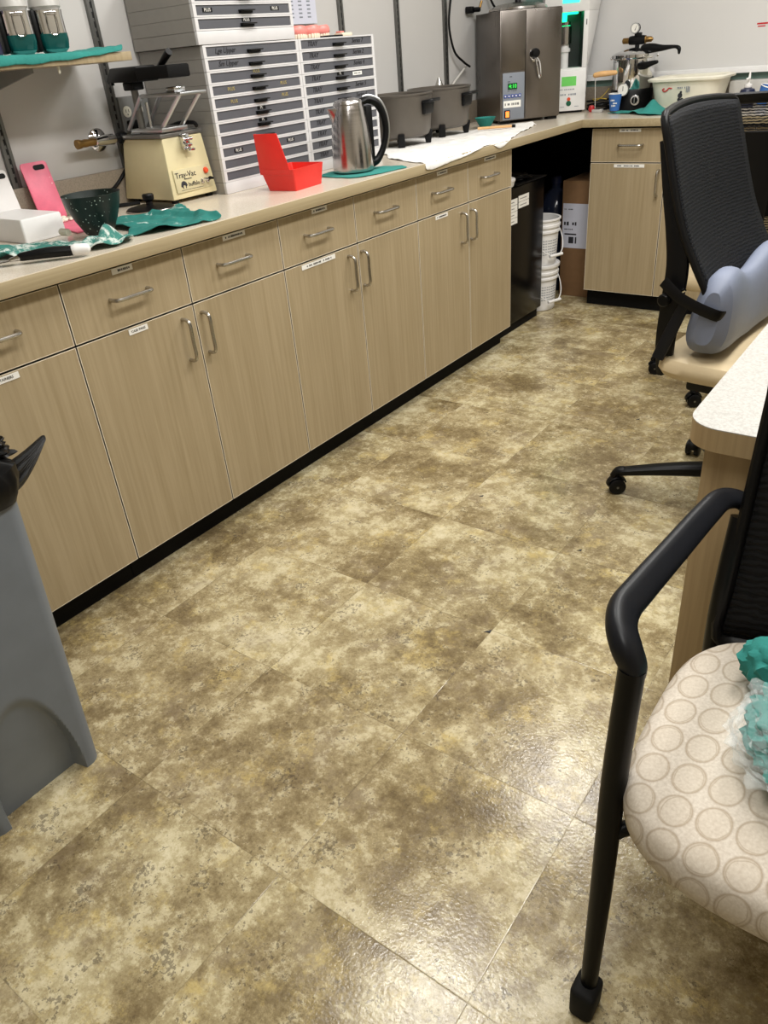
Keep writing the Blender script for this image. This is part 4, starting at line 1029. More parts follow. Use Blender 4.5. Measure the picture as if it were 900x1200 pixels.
tag(B('whitewire').sweep([(-0.597, 2.93, 1.20), (-0.59, 2.86, 1.17), (-0.59, 2.77, 1.12), (-0.595, 2.70, 1.05), (-0.595, 2.66, 0.99)], 0.005, seg=8).obj('power_cord'), 'white cord curving down the wall behind the far cooker', 'cord')
k = B('black').box(-0.618, -0.585, 2.96, 3.0, 1.425, 1.455, 0.005).cyl((-0.59, 2.99, 1.44), (-0.575, 3.03, 1.44), 0.011).m('brass').cyl((-0.575, 3.03, 1.44), (-0.57, 3.045, 1.475), 0.006)
tag(k.obj('wall_tap'), 'small black wall tap behind the top of the boiler', 'tap')
tag(B('black').sweep([(-0.605, 3.12, 1.60), (-0.60, 3.16, 1.52), (-0.59, 3.20, 1.46), (-0.58, 3.24, 1.43)], 0.0055, seg=8).obj('power_cord'), 'short black cable dropping behind the boiler lid', 'cord')

# ================================================================== white processing tower with green light
pa = math.radians(30)
t = thing('light_unit', 'white machine with green lit chamber and small lcd right of the boiler', 'machine', (-0.135, 3.385, CT+0.001), pa)
k = B('white')
# tower: walls around an open chamber on its front
TW = 0.225
k.hexa([(-TW, 0.012, 0.01), (0.0, 0.012, 0.01), (0.0, 0.16, 0.01), (-TW, 0.16, 0.01), (-TW, 0.012, 0.21), (0.0, 0.012, 0.21), (0.028, 0.165, 0.21), (-TW, 0.165, 0.21)], 0.004)
k.hexa([(-TW, 0.012, 0.4605), (0.0, 0.012, 0.4605), (0.070, 0.168, 0.4605), (-TW, 0.168, 0.4605), (-TW, 0.012, 0.70), (0.0, 0.012, 0.70), (0.115, 0.17, 0.70), (-TW, 0.17, 0.70)], 0.004)
k.hexa([(-0.024, 0.012, 0.21), (0.0, 0.012, 0.21), (0.028, 0.165, 0.21), (-0.024, 0.165, 0.21), (-0.024, 0.012, 0.4605), (0.0, 0.012, 0.4605), (0.070, 0.168, 0.4605), (-0.024, 0.168, 0.4605)], 0.001)
k.box(-TW, -TW+0.02, 0.012, 0.16, 0.21, 0.4605)
k.obj('tower', t)
k = B('chamber').box(-TW+0.02, -0.024, 0.15, 0.16, 0.21, 0.4605).box(-0.026, -0.024, 0.02, 0.15, 0.21, 0.46).box(-TW+0.02, -TW+0.022, 0.02, 0.15, 0.21, 0.46); k.obj('chamber', t)
k = B('steel').lathe([(0.034, 0.32), (0.034, 0.40), (0.028, 0.405), (0.028, 0.42)], c=(-0.11, 0.09, 0.0), seg=24).m('white').lathe([(0.022, 0.21), (0.022, 0.28), (0.030, 0.285), (0.030, 0.30), (0.022, 0.303), (0.022, 0.32)], c=(-0.11, 0.09, 0), seg=24); k.obj('chuck', t)
B('greenlight').box(-0.15, -0.05, 0.05, 0.14, 0.452, 0.459).lathe([(0.016, 0.42), (0.018, 0.45)], c=(-0.12, 0.09, 0), seg=16).obj('green_lamp', t)
B('tealscreen').box(-0.135, -0.05, 0.0085, 0.0115, 0.500, 0.545).obj('top_screen', t)
k = B('panelgrey').box(0.0, 0.0012, 0.05, 0.062, 0.26, 0.36) if False else B('ink').box(-0.012, -0.008, 0.0108, 0.0118, 0.40, 0.425); k.obj('warning_mark', t)
k = B('white')
k.hexa([(-TW, -0.012, 0.010), (0.0, -0.012, 0.010), (0.0, 0.011, 0.010), (-TW, 0.011, 0.010), (-TW, -0.004, 0.198), (-0.002, -0.004, 0.198), (-0.002, 0.011, 0.198), (-TW, 0.011, 0.198)], 0.003); k.obj('control_head', t)
k = B('black').box(-TW+0.02, -0.015, 0.0, 0.15, 0.0, 0.0105); k.obj('base', t)
q = lambda x, z: face_ny(x, -0.0122+0.008*(z-0.01)/0.188-0.0006, z)
k = B('ink'); k.X = q(0, 0) @ Matrix.Identity(4); k.X = Matrix.Identity(4)
k.X = Matrix.Translation((0, 0.0036, 0))
k = B('lcd'); k.hexa([(-0.128, -0.0085, 0.128), (-0.052, -0.0085, 0.128), (-0.052, -0.004, 0.128), (-0.128, -0.004, 0.128), (-0.128, -0.0066, 0.172), (-0.052, -0.0066, 0.172), (-0.052, -0.003, 0.172), (-0.128, -0.003, 0.172)]); k.obj('lcd_screen', t)
k = B('panelgrey').dashes(q(-0.09, 0.112), 0.09, 0.006, 12).dashes(q(-0.09, 0.088), 0.084, 0.010, 8).dashes(q(-0.12, 0.030), 0.022, 0.004, 4).dashes(q(-0.045, 0.030), 0.022, 0.004, 4); k.obj('printed_text', t)
B('orange').lathe([(0.009, -0.0125), (0.009, -0.008)], c=(-0.088, 0, 0.066), axis='y', seg=16).obj('stop_button', t)
B('greenbtn').lathe([(0.013, -0.0135), (0.013, -0.009)], c=(-0.088, 0, 0.046), axis='y', seg=20).obj('start_button', t)

# ================================================================== pressure pot and its neighbours
t = thing('pressure_pot', 'chrome pressure pot with gauge and black handle on the back worktop', 'pressure pot', (0.088, 3.468, CT+0.0005), 0); t.scale = (0.93, 0.93, 0.98)
B('black').lathe([(0.112, 0.0), (0.116, 0.004), (0.116, 0.09), (0.113, 0.096)], seg=44).obj('heating_base', t)
B('chrome').lathe([(0.110, 0.0962), (0.112, 0.10), (0.112, 0.235), (0.118, 0.240)], seg=56).obj('body', t)
k = B('chrome').lathe([(0.119, 0.238), (0.122, 0.242), (0.122, 0.256), (0.110, 0.264), (0.06, 0.280), (0.02, 0.288)], seg=56)
for i in range(6):
    a = 2*PI*i/6+0.3; k.X = Matrix.Rotation(a, 4, 'Z'); k.box(0.116, 0.127, -0.012, 0.012, 0.236, 0.248, 0.003)
k.X = Matrix.Identity(4); k.obj('lid', t)
k = B('black').sweep([(0.060, -0.03, 0.275), (0.11, -0.045, 0.278), (0.17, -0.055, 0.276), (0.235, -0.065, 0.278), (0.262, -0.07, 0.270), (0.266, -0.071, 0.250)], [0.020, 0.019, 0.014, 0.011, 0.010, 0.007], [0.024, 0.022, 0.014, 0.008, 0.010, 0.007], seg=12, round_ends=True)
k.m('brass').obj('lid_handle', t)
B('black').sweep([(0.07, -0.085, 0.205), (0.10, -0.10, 0.205), (0.14, -0.11, 0.213), (0.165, -0.115, 0.217)], [0.022, 0.021, 0.015, 0.011], [0.020, 0.018, 0.012, 0.009], seg=12, round_ends=True).obj('side_handle', t)
k = B('brass').lathe([(0.008, -0.085), (0.014, -0.08), (0.014, -0.05), (0.018, -0.045)], c=(0.01, 0, 0.318), axis='x', seg=14).lathe([(0.018, 0.045), (0.014, 0.05), (0.013, 0.075), (0.006, 0.085)], c=(0.01, 0, 0.318), axis='x', seg=14)
k.m('black').lathe([(0.019, -0.045), (0.021, -0.03), (0.021, 0.03), (0.019, 0.045)], c=(0.01, 0, 0.318), axis='x', seg=16).cyl((0.01, 0, 0.284), (0.01, 0, 0.32), 0.012).box(0.0, 0.03, -0.012, 0.012, 0.33, 0.352, 0.003); k.obj('valve', t)
k = B('black').lathe([(0.020, -0.012), (0.023, -0.008), (0.023, 0.012), (0.018, 0.02)], c=(-0.005, 0, 0.372), axis='y', seg=28).cyl((-0.005, 0.004, 0.335), (-0.005, 0.004, 0.36), 0.006)
k.m('alu').lathe([(0.0245, -0.014), (0.0245, -0.009)], c=(-0.005, 0, 0.372), axis='y', seg=28).m('paper').lathe([(0.0205, -0.0152), (0.0205, -0.0142)], c=(-0.005, 0, 0.372), axis='y', seg=28).m('ink').hexa([(-0.006, -0.0158, 0.362), (-0.003, -0.0158, 0.362), (-0.003, -0.0153, 0.362), (-0.006, -0.0153, 0.362), (0.004, -0.0158, 0.384), (0.005, -0.0158, 0.384), (0.005, -0.0153, 0.384), (0.004, -0.0153, 0.384)])
k.X = Matrix.Identity(4); k.obj('pressure_gauge', t)
k = B('chrome').lathe([(0.024, -0.012), (0.026, -0.008), (0.026, 0.0), (0.018, 0.0)], c=(0.062, -0.104, 0.048), axis='y', seg=26).m('black').lathe([(0.016, -0.016), (0.018, -0.002)], c=(0.062, -0.104, 0.048), axis='y', seg=22).m('alu').box(0.060, 0.064, -0.1215, -0.118, 0.036, 0.062); k.obj('dial_knob', t)
tag(B('yellowwire').sweep([(0.18, 3.44, CT+0.30), (0.19, 3.425, CT+0.27), (0.175, 3.385, CT+0.245)], 0.0022, seg=6).obj('gauge_wire'), 'short yellow wire under the pressure pot handle', 'wire') if False else None
# thermometer with dial resting in the paper cup
k = B('alu').lathe([(0.028, -0.006), (0.029, 0.0), (0.026, 0.006)], c=(0.095, 3.325, CT+0.100), axis='y', seg=28).m('paper').lathe([(0.0255, -0.0068), (0.0255, -0.0058)], c=(0.095, 3.325, CT+0.100), axis='y', seg=28).m('ink').box(0.094, 0.097, 3.3175, 3.3182, CT+0.094, CT+0.116)
k.m('chrome').cyl((0.085, 3.326, CT+0.078), (0.060, 3.320, CT+0.012), 0.002)
tag(k.obj('dial_thermometer'), 'round dial thermometer standing in the blue paper cup by the pot', 'thermometer')
def paper_cup(name, label, x, y, z, rz, mark=True):
    t = thing(name, label, 'cup', (x, y, z), rz, None)
    B('papercup').lathe([(0.022, 0.0), (0.0235, 0.001), (0.0335, 0.078), (0.0315, 0.078), (0.0215, 0.004)], seg=28).obj('wall', t)
    B('paper').lathe([(0.0338, 0.0765), (0.0352, 0.0785), (0.0338, 0.081), (0.032, 0.0785)], seg=28, cap0=False, cap1=False).obj('rim', t)
    k = B('paper')
    for (a, h) in ((-1.75, 0.05), (-1.35, 0.036), (-1.6, 0.025)):
        k.X = Matrix.Rotation(a, 4, 'Z'); k.dashes(face_x(0.0238+0.0105*h/0.078+0.0012, 0, h), 0.022, 0.008, 4)
    k.X = Matrix.Identity(4); k.obj('printed_mark', t)
paper_cup('paper_cup', 'blue paper cup with a white rim in front of the pressure pot', 0.058, 3.318, CT+0.006, 0.2)
# file with wooden handle propped against the pot
t = thing('torch_tool', 'wooden handle tool propped upright left of the pressure pot', 'tool', (-0.05, 3.338, CT+0.0005))
B('woodhandle').sweep([(-0.012, -0.01, 0.172), (0.02, -0.008, 0.176), (0.055, 0.0, 0.177), (0.090, 0.004, 0.178)], [0.012, 0.0135, 0.013, 0.011], seg=16, round_ends=True).obj('handle', t)
B('whitewire').sweep([(-0.01, -0.01, 0.160), (-0.008, -0.008, 0.10), (-0.004, -0.004, 0.003)], 0.0018, seg=6).obj('wire_stem', t)
k = B('redknob').lathe([(0.012, 0.0), (0.016, 0.006), (0.017, 0.016), (0.013, 0.028), (0.005, 0.032)], c=(-0.085, 3.36, CT+0.0005), seg=22)
tag(k.obj('red_bulb'), 'small red rubber bulb on the worktop corner', 'bulb')
k = B('black')
for i, (r, z) in enumerate(((0.062, 0.008), (0.060, 0.026), (0.064, 0.045))):
    k.sweep([(-0.10+r*math.cos(a), 3.495+r*0.9*math.sin(a), CT+z+0.004*math.sin(a+i)) for a in [2*PI*j/18 for j in range(18)]], 0.0055, seg=8, closed=True, smooth=2)
tag(k.obj('cable_coil'), 'coil of black cable lying left of the pressure pot', 'cable')
tag(B('yellowwire').sweep([(-0.10, 3.42, CT+0.05), (-0.07, 3.41, CT+0.055), (-0.04, 3.405, CT+0.075), (-0.01, 3.40, CT+0.105)], 0.002, seg=6).sweep([(-0.11, 3.43, CT+0.055), (-0.06, 3.405, CT+0.06), (-0.02, 3.40, CT+0.056)], 0.002, seg=6).obj('yellow_wire'), 'thin yellow wire over the black cable coil', 'wire')
k = B('dome').box(-0.06, -0.005, 3.30, 3.33, CT+0.0005, CT+0.016, 0.003).m('ink').box(-0.05, -0.02, 3.305, 3.325, CT+0.016, CT+0.019, 0.002)
tag(k.obj('small_case'), 'tiny clear case beside the red bulb', 'case')
def cookcl(x, y, w):
    f = 0.058*max(0, 1-abs(x-0.30)/0.055)*max(0, 1-abs(y-3.20)/0.09)**0.7 + 0.012*max(0, 1-abs(x-0.225)/0.04)
    return (x, y, CT+0.001+max(0, w+0.003)+f)
tag(cloth('back_cloth', [(0.055, 3.225), (0.10, 3.29), (0.16, 3.31), (0.22, 3.325), (0.36, 3.30), (0.42, 3.22), (0.40, 3.08), (0.33, 3.06), (0.25, 3.12), (0.20, 3.17), (0.12, 3.20)], None, 'teal', 0.012, amp=0.007, freq=22, seed=8, xf=cookcl), 'crumpled teal cloth peaking up in front of the pressure pot', 'cloth')
t = thing('wash_basin', 'white plastic basin with printed logo on the back worktop', 'basin', (0.402, 3.43, CT+0.0005), 0.0); t.scale = (0.93, 0.96, 1.0)
R = []
for hx, hy, h, r in ((0.150, 0.105, 0.0, 0.05), (0.156, 0.11, 0.006, 0.055), (0.180, 0.135, 0.125, 0.06), (0.200, 0.152, 0.128, 0.065), (0.202, 0.154, 0.137, 0.065), (0.190, 0.143, 0.143, 0.062), (0.176, 0.131, 0.138, 0.06), (0.152, 0.106, 0.012, 0.05)):
    R.append([(x, y, h) for x, y in rrect(hx, hy, r, 7)])
B('offwhite').rings(R).obj('tub', t)
k = B('redknob').sweep([(-0.095, -0.1335, 0.098), (-0.105, -0.132, 0.092), (-0.095, -0.131, 0.084), (-0.08, -0.132, 0.090), (-0.072, -0.1335, 0.098), (-0.055, -0.133, 0.096)], 0.0028, 0.001, up=(0, -1, 0), seg=8); k.obj('red_logo', t)
k = B('ink')
for (x, z, r) in ((-0.012, 0.064, 0.012), (-0.018, 0.046, 0.008), (-0.002, 0.044, 0.009), (-0.008, 0.078, 0.006)): k.lathe([(r, -0.0012), (r, 0.0012)], c=(x, -0.105-0.0305*(z-0.006)/0.12-0.004, z), axis='y', seg=14)
k.m('panelgrey').dashes(face_ny(-0.005, -0.134, 0.098), 0.045, 0.008, 6).dashes(face_ny(0.03, -0.134, 0.090), 0.02, 0.03, 3); k.obj('dark_logo', t)
t = thing('pump_bottle', 'navy pump bottle with white top beside the far blue cup', 'bottle', (0.70, 3.33, CT+0.0005))
B('navy').lathe([(0.032, 0), (0.035, 0.005), (0.035, 0.065), (0.030, 0.078), (0.014, 0.084)], seg=24).m('paper').box(-0.018, 0.020, -0.0362, -0.034, 0.02, 0.056).m('ink').dashes(face_ny(0.0, -0.0365, 0.04), 0.03, 0.012, 5).obj('bottle', t)
B('white').lathe([(0.015, 0.084), (0.017, 0.088), (0.017, 0.098), (0.008, 0.10), (0.005, 0.104), (0.005, 0.135), (0.003, 0.15)], seg=18).box(-0.006, 0.006, -0.035, 0.004, 0.118, 0.126, 0.002).obj('pump', t)
paper_cup('paper_cup', 'tilted blue paper cup right of the navy pump bottle', 0.765, 3.34, CT+0.012, 0.0)
bpy.data.objects['paper_cup.001'].rotation_euler = (0.05, 0.30, 0.0)
tag(B('tealreflection').box(0.50, 0.60, 3.59, 3.605, CT+0.104, CT+0.106).obj('x') if False else B('dome').box(0.57, 0.83, 3.50, 3.585, CT+0.0005, CT+0.105, 0.004).obj('storage_tub'), 'frosted storage tub behind the pump bottle', 'tub')

# ================================================================== under the corner: fridge, buckets, carton
t = thing('mini_fridge', 'black mini fridge with white labels at the end of the cabinets', 'fridge', (-0.065, 2.302, 0.0))
B('blackgloss').box(-0.52, -0.045, 0.0, 0.468, 0.025, 0.70, 0.004).obj('cabinet', t)
B('blackgloss').box(-0.044, 0.0, 0.0, 0.468, 0.05, 0.70, 0.006).obj('door', t)
B('blackmat').box(-0.50, -0.02, 0.01, 0.458, 0.0, 0.0495).obj('base', t)
k = B('paper')
for c, (y0, y1, n, zt) in enumerate(((0.06, 0.178, 4, 0.652), (0.189, 0.297, 2, 0.657))):
    for r in range(n): k.box(0.0003, 0.0012, y0, y1, zt-0.027-r*0.029, zt-r*0.029)
k.m('ink')
for c, (y0, y1, n, zt) in enumerate(((0.06, 0.178, 4, 0.652), (0.189, 0.297, 2, 0.657))):
    for r in range(n): k.dashes(face_x(0.0014, y0+0.05, zt-0.014-r*0.029), 0.07, 0.004, 9)
k.obj('door_labels', t)
k = B('bag'); lump(k, (-0.20, 2.61, 0.724), (0.12, 0.105, 0.014), 3, 0.35, 3.0, 4)
k.hexa([(-0.28, 2.47, 0.702), (-0.062, 2.47, 0.704), (-0.058, 2.77, 0.704), (-0.28, 2.75, 0.702), (-0.28, 2.47, 0.706), (-0.055, 2.47, 0.709), (-0.05, 2.77, 0.712), (-0.28, 2.75, 0.708)], 0.001)
tag(k.obj('folded_bag'), 'folded black plastic bag on top of the mini fridge', 'bag')
t = thing('white_tub', 'white round tub on the fridge top, half hidden by the cabinet end', 'tub', (-0.10, 2.395, 0.7125))
B('white').lathe([(0.05, 0.0), (0.053, 0.004), (0.058, 0.026)], seg=28).obj('body', t)
B('white').lathe([(0.060, 0.024), (0.061, 0.028), (0.061, 0.034), (0.056, 0.037)], seg=28).obj('lid', t)
def bucket(label, x, y, z, open_top):
    t = thing('bucket', label, 'bucket', (x, y, z), 0, 'white buckets stacked under the worktop corner')
    k = B('white')
    prof = [(0.088, 0.0), (0.091, 0.003), (0.099, 0.165), (0.107, 0.168), (0.107, 0.178), (0.1015, 0.180), (0.1015, 0.192), (0.109, 0.195), (0.109, 0.207), (0.104, 0.209), (0.1045, 0.225), (0.1105, 0.229), (0.1105, 0.236), (0.106, 0.238)]
    if open_top: prof += [(0.101, 0.234), (0.092, 0.05), (0.05, 0.045)]
    k.lathe(prof, seg=40); k.obj('pail', t)
    if not open_top: B('white').lathe([(0.112, 0.230), (0.114, 0.236), (0.113, 0.246), (0.107, 0.248), (0.104, 0.243), (0.01, 0.243)], seg=40).obj('lid', t)
    k = B('panelgrey'); 
    for i in range(6):
        zz = 0.060+i*0.014
        for a in (-0.95, -0.65, -0.35, -0.05):
            k.X = Matrix.Rotation(a, 4, 'Z'); k.dashes(face_x(0.0915+0.0075*zz/0.165+0.0006, 0, zz), 0.026, 0.005, 5, 0.0006)
    k.X = Matrix.Identity(4); k.obj('printed_text', t)
    a0 = 0.42
    k = B('white'); k.X = Matrix.Rotation(-0.35, 4, 'Z')
    pts = []
    for i in range(13):
        a = PI*i/12; yy = 0.113*math.cos(a); dd = math.sin(a)
        pts.append((0.02+0.108*dd, yy, 0.19-0.135*dd))
    k.sweep(pts, 0.0025, seg=8, smooth=2); k.cyl((0.1275, -0.045, 0.058), (0.1275, 0.045, 0.058), 0.008); k.obj('bail_handle', t)
    return t
bx, by = -0.150, 2.905
bucket('white lidded bucket standing on the floor, lower of the stacked pair', bx, by, 0.0005, False)
bucket('white open bucket on top of the stacked pair beside the fridge', bx, by, 0.2440, True)
t = thing('cardboard_box', 'tall brown cardboard box with white shipping label under the corner', 'box', (-0.14, 3.16, 0.0))
B('carton').box(0.0, 0.20, 0.0, 0.30, 0.001, 0.62, 0.002).obj('carton', t)
k = B('bluepaper').box(0.006, 0.175, -0.0012, 0.0002, 0.27, 0.505).m('ink').dashes(face_ny(0.04, -0.0014, 0.475), 0.05, 0.006, 7).dashes(face_ny(0.055, -0.0014, 0.40), 0.08, 0.02, 5).dashes(face_ny(0.04, -0.0014, 0.37), 0.06, 0.007, 7).box(0.045, 0.075, -0.0016, -0.001, 0.295, 0.33).box(0.083, 0.092, -0.0016, -0.001, 0.295, 0.33).box(0.02, 0.09, -0.0016, -0.001, 0.34, 0.348); k.obj('shipping_label', t)
def water_bottle(label, x, y, s=1.0):
    t = thing('water_jug', label, 'jug', (x, y, 0.0005), 0, 'dark jugs behind the white buckets')
    B('darkglass').lathe([(0.085, 0), (0.092, 0.01), (0.092, 0.36), (0.086, 0.37), (0.092, 0.38), (0.090, 0.46), (0.06, 0.53), (0.026, 0.56), (0.026, 0.59)], seg=32).obj('body', t)
    B('navy').lathe([(0.029, 0.585), (0.029, 0.615), (0.025, 0.62)], seg=20).obj('cap', t)
water_bottle('dark blue jug behind the white buckets, nearest the left wall', -0.36, 3.10)
water_bottle('dark blue jug behind the white buckets, next to the cardboard box', -0.245, 3.30)
struct(B('blackmat').box(WL+0.001, WL+0.011, 2.30, WB-0.001, 0.0, CB-0.001).obj('trim_12'))
struct(B('blackmat').box(WL+0.012, FX-0.001, WB-0.012, WB-0.001, 0.0, CB-0.001).obj('trim_13'))

# ================================================================== grey trash bin
t = thing('trash_bin', 'tall slim grey trash bin with black liner at the left edge', 'trash bin', (0.2585, -0.616, 0.0))
k = B('bin'); R = []
hx0, hy0, hx1, hy1, H = 0.1885, 0.130, 0.206, 0.158, 0.700
nz = 110
def binring(f, inset_=0.0):
    hx_, hy_ = hx0+(hx1-hx0)*f-inset_, hy0+(hy1-hy0)*f-inset_; z = H*f; r = 0.028
    P = []; base = rrect(hx_, hy_, r, 6); n = len(base)
    for i in range(n):
        a = Vector(base[i]); b = Vector(base[(i+1) % n]); kk = 80 if (b-a).length > 0.1 else 1
        for t_ in range(kk): P.append(a.lerp(b, t_/kk))
    row = []
    for p in P:
        x, y = p.x, p.y
        u = y/0.092
        if abs(abs(x)-hx_) < 1e-4 and abs(u) < 1:
            ah = 0.285*math.sqrt(1-u*u)            # arched recess at the foot of the end walls
            q_ = max(0.0, min(1.0, min((ah-z)/0.035, (1-abs(u))/0.10))); q_ = q_*q_*(3-2*q_)
            x -= math.copysign(q_*(0.005+0.032*max(0.0, 1-z/0.285)), x)
        row.append((x, y, z))
    return row
for i in range(nz+1): R.append(binring(i/nz))
R.append(binring(1.0, 0.004)); R.append(binring(0.9, 0.004))
k.rings(R, True, False); k.obj('body', t)
k = B('bag'); R = []
for (d, z, amp) in ((0.004, H-0.040, 0.006), (0.010, H-0.022, 0.010), (0.010, H+0.000, 0.014), (0.004, H+0.018, 0.016), (-0.012, H+0.030, 0.018), (-0.035, H+0.022, 0.015), (-0.045, H-0.04, 0.01)):
    row = []
    for i, (x, y) in enumerate(rrect(hx1+d, hy1+d, 0.04, 16)):
        w = noise.noise(Vector((x*16, y*16, z*16)))*amp*1.5 + noise.noise(Vector((x*55, y*55, z*20)))*amp*0.7
        v = Vector((x, y)).normalized()
        row.append((x+v.x*max(w, -0.006), y+v.y*max(w, -0.006), z+w*0.7))
    R.append(row)
k.rings(R, False, False)
lump(k, (0.050, 0.0, H+0.040), (0.115, 0.115, 0.045), 4, 0.34, 5.5, 5)
lump(k, (0.112, 0.125, H+0.036), (0.078, 0.072, 0.046), 11, 0.30, 4.0, 5)
# gathered flap of the liner sticking out sideways over the rim
for j in range(7):
    o_ = (j-3)*0.0085; w_ = 0.004*math.sin(j*2.1)
    k.sweep([(0.150+w_, 0.09, H-0.020+o_), (0.160+w_, 0.165, H-0.014+o_*0.85), (0.148, 0.215, H-0.003+o_*0.55), (0.122, 0.272, H+0.014+o_*0.12)], [0.009, 0.010, 0.008, 0.005], [0.0075, 0.0075, 0.006, 0.003], seg=8, round_ends=True)
k.obj('bin_liner', t)

# ================================================================== desk
t = thing('desk', 'white speckled desk with rounded corner and maple edge at the right', 'desk', (1.435, 0.16, 0.0))
DW, DDp, DT = 1.25, 0.66, 0.752
pl = []
r = 0.055
for i in range(9):
    a = PI + PI/2*i/8; pl.append((r+r*math.cos(a), r+r*math.sin(a)))
pl += [(DW, 0), (DW, DDp), (0, DDp)]
B('desk').prism(pl, DT-0.0016, DT, 0.0).obj('top', t)
ol = [(x, y) for x, y in pl]
k = B('woodside'); 
k.prism(pl, DT-0.040, DT-0.0017, 0.0)
pi_ = [(x*1.0-0.0015 if x < 0.3 else x, y) for x, y in pl]
k.obj('edge_band', t)
B('woodside').box(0.030, DW-0.05, 0.035, 0.062, 0.001, DT-0.0402, 0.001).obj('front_panel', t)
B('woodside').box(DW-0.049, DW-0.02, 0.035, DDp-0.03, 0.001, DT-0.0402, 0.001).obj('end_panel', t)

# ================================================================== front guest chair
gx, gy = 1.775, -0.18
t = thing('guest_chair', 'black armchair on glides with ring-patterned cream seat, nearest the camera', 'chair', (gx, gy, 0.0), 0)
k = B('rings'); R = []
def seat_ring(s_, z):
    row = []
    for i in range(64):
        a = 2*PI*i/64; c, q_ = math.cos(a), math.sin(a); e_ = 2/3.4
        x = math.copysign(abs(c)**e_, c)*0.246*s_; y = 0.012+math.copysign(abs(q_)**e_, q_)*0.234*s_
        row.append((x, y, z - 0.010*max(0, -y/0.245)**2))
    return row
for s_, z in ((0.80, 0.392), (0.95, 0.396), (0.995, 0.412), (1.0, 0.432), (0.985, 0.452), (0.95, 0.464), (0.86, 0.472), (0.7, 0.477), (0.45, 0.479), (0.2, 0.480), (0.02, 0.480)): R.append(seat_ring(s_, z))
k.rings(R); k.obj('seat', t)
for sd in (-1, 1):
    X = Matrix.Scale(-1, 4, (1, 0, 0)) if sd > 0 else Matrix.Identity(4)
    k = B('armblack'); k.X = X
    k.sweep([(-0.205, 0.298, 0.640), (-0.228, 0.300, 0.660), (-0.250, 0.275, 0.669), (-0.258, 0.22, 0.671), (-0.268, 0.10, 0.671), (-0.278, -0.01, 0.669), (-0.281, -0.050, 0.666), (-0.273, -0.080, 0.660), (-0.258, -0.100, 0.648), (-0.247, -0.105, 0.630), (-0.246, -0.107, 0.614)],
            [0.013, 0.015, 0.018, 0.0195, 0.0205, 0.0215, 0.0215, 0.0200, 0.0185, 0.0165, 0.0162], [0.011, 0.011, 0.010, 0.010, 0.0105, 0.012, 0.013, 0.015, 0.017, 0.0165, 0.016], seg=18, smooth=6, power=2.8)
    k.obj('armrest', t)
    k = B('powder'); k.X = X
    k.sweep([(-0.246, -0.107, 0.625), (-0.245, -0.130, 0.45), (-0.236, -0.163, 0.25), (-0.228, -0.198, 0.055)], [0.0172, 0.0172, 0.0155, 0.0125], seg=16, smooth=4); k.obj('front_leg', t)
    k = B('rubber'); k.X = X
    k.hexa([(-0.247, -0.228, 0.0), (-0.211, -0.228, 0.0), (-0.211, -0.178, 0.0), (-0.247, -0.178, 0.0), (-0.249, -0.226, 0.064), (-0.209, -0.226, 0.064), (-0.209, -0.178, 0.064), (-0.249, -0.178, 0.064)], 0.009, 3); k.obj('front_foot', t)
    k = B('powder'); k.X = X
    k.sweep([(-0.222, 0.285, 0.64), (-0.222, 0.245, 0.47), (-0.222, 0.285, 0.20), (-0.222, 0.325, 0.03)], 0.0145, seg=14, smooth=4); k.obj('rear_leg', t)
    k = B('rubber'); k.X = X
    k.lathe([(0.014, 0.0), (0.018, 0.004), (0.018, 0.03), (0.014, 0.036)], c=(-0.222, 0.325, 0), seg=16); k.obj('rear_foot', t)
k = B('powder').sweep([(-0.240, -0.148, 0.350), (-0.20, -0.12, 0.368), (-0.10, -0.11, 0.378), (0.10, -0.11, 0.378), (0.20, -0.12, 0.368), (0.240, -0.148, 0.350)], 0.011, seg=12, smooth=4)
k.cyl((-0.215, 0.247, 0.40), (0.215, 0.247, 0.40), 0.011).box(-0.17, -0.13, -0.12, 0.25, 0.374, 0.392, 0.002).box(0.13, 0.17, -0.12, 0.25, 0.374, 0.392, 0.002); k.obj('seat_frame', t)
def backp(u, v):   # u -1..1 across, v 0..1 up
    y = 0.235 + 0.10*v + 0.03*(1-u*u)
    return (u*0.215, y, 0.44+0.47*v)
k = B('meshblack').sheet([[backp(-0.98+1.96*i/16, j/14) for i in range(17)] for j in range(15)]); k.obj('back_mesh', t, solid=0.004)
pts = [backp(-1, j/6) for j in range(7)] + [backp(-0.8+0.4*i, 1.03) for i in range(5)] + [backp(1, 1-j/6) for j in range(7)] + [backp(0.8-0.4*i, -0.02) for i in range(5)]
B('powder').sweep(pts, 0.012, 0.009, seg=10, smooth=3, closed=True).obj('back_frame', t)

# bag lying on the guest chair
t = thing('plastic_bag', 'clear plastic bag with teal cloths on the ring-patterned seat', 'bag', (1.748, -0.19, 0.482))
k = B('teal'); lump(k, (0.005, 0.0, 0.046), (0.098, 0.10, 0.046), 2, 0.16, 4.0, 5); lump(k, (-0.075, 0.115, 0.044), (0.055, 0.04, 0.044), 5, 0.18, 3.5, 4); k.obj('folded_cloths', t)
k = B('clear'); lump(k, (0.0, -0.012, 0.049), (0.108, 0.108, 0.050), 9, 0.16, 4.5, 5); k.obj('clear_bag', t)

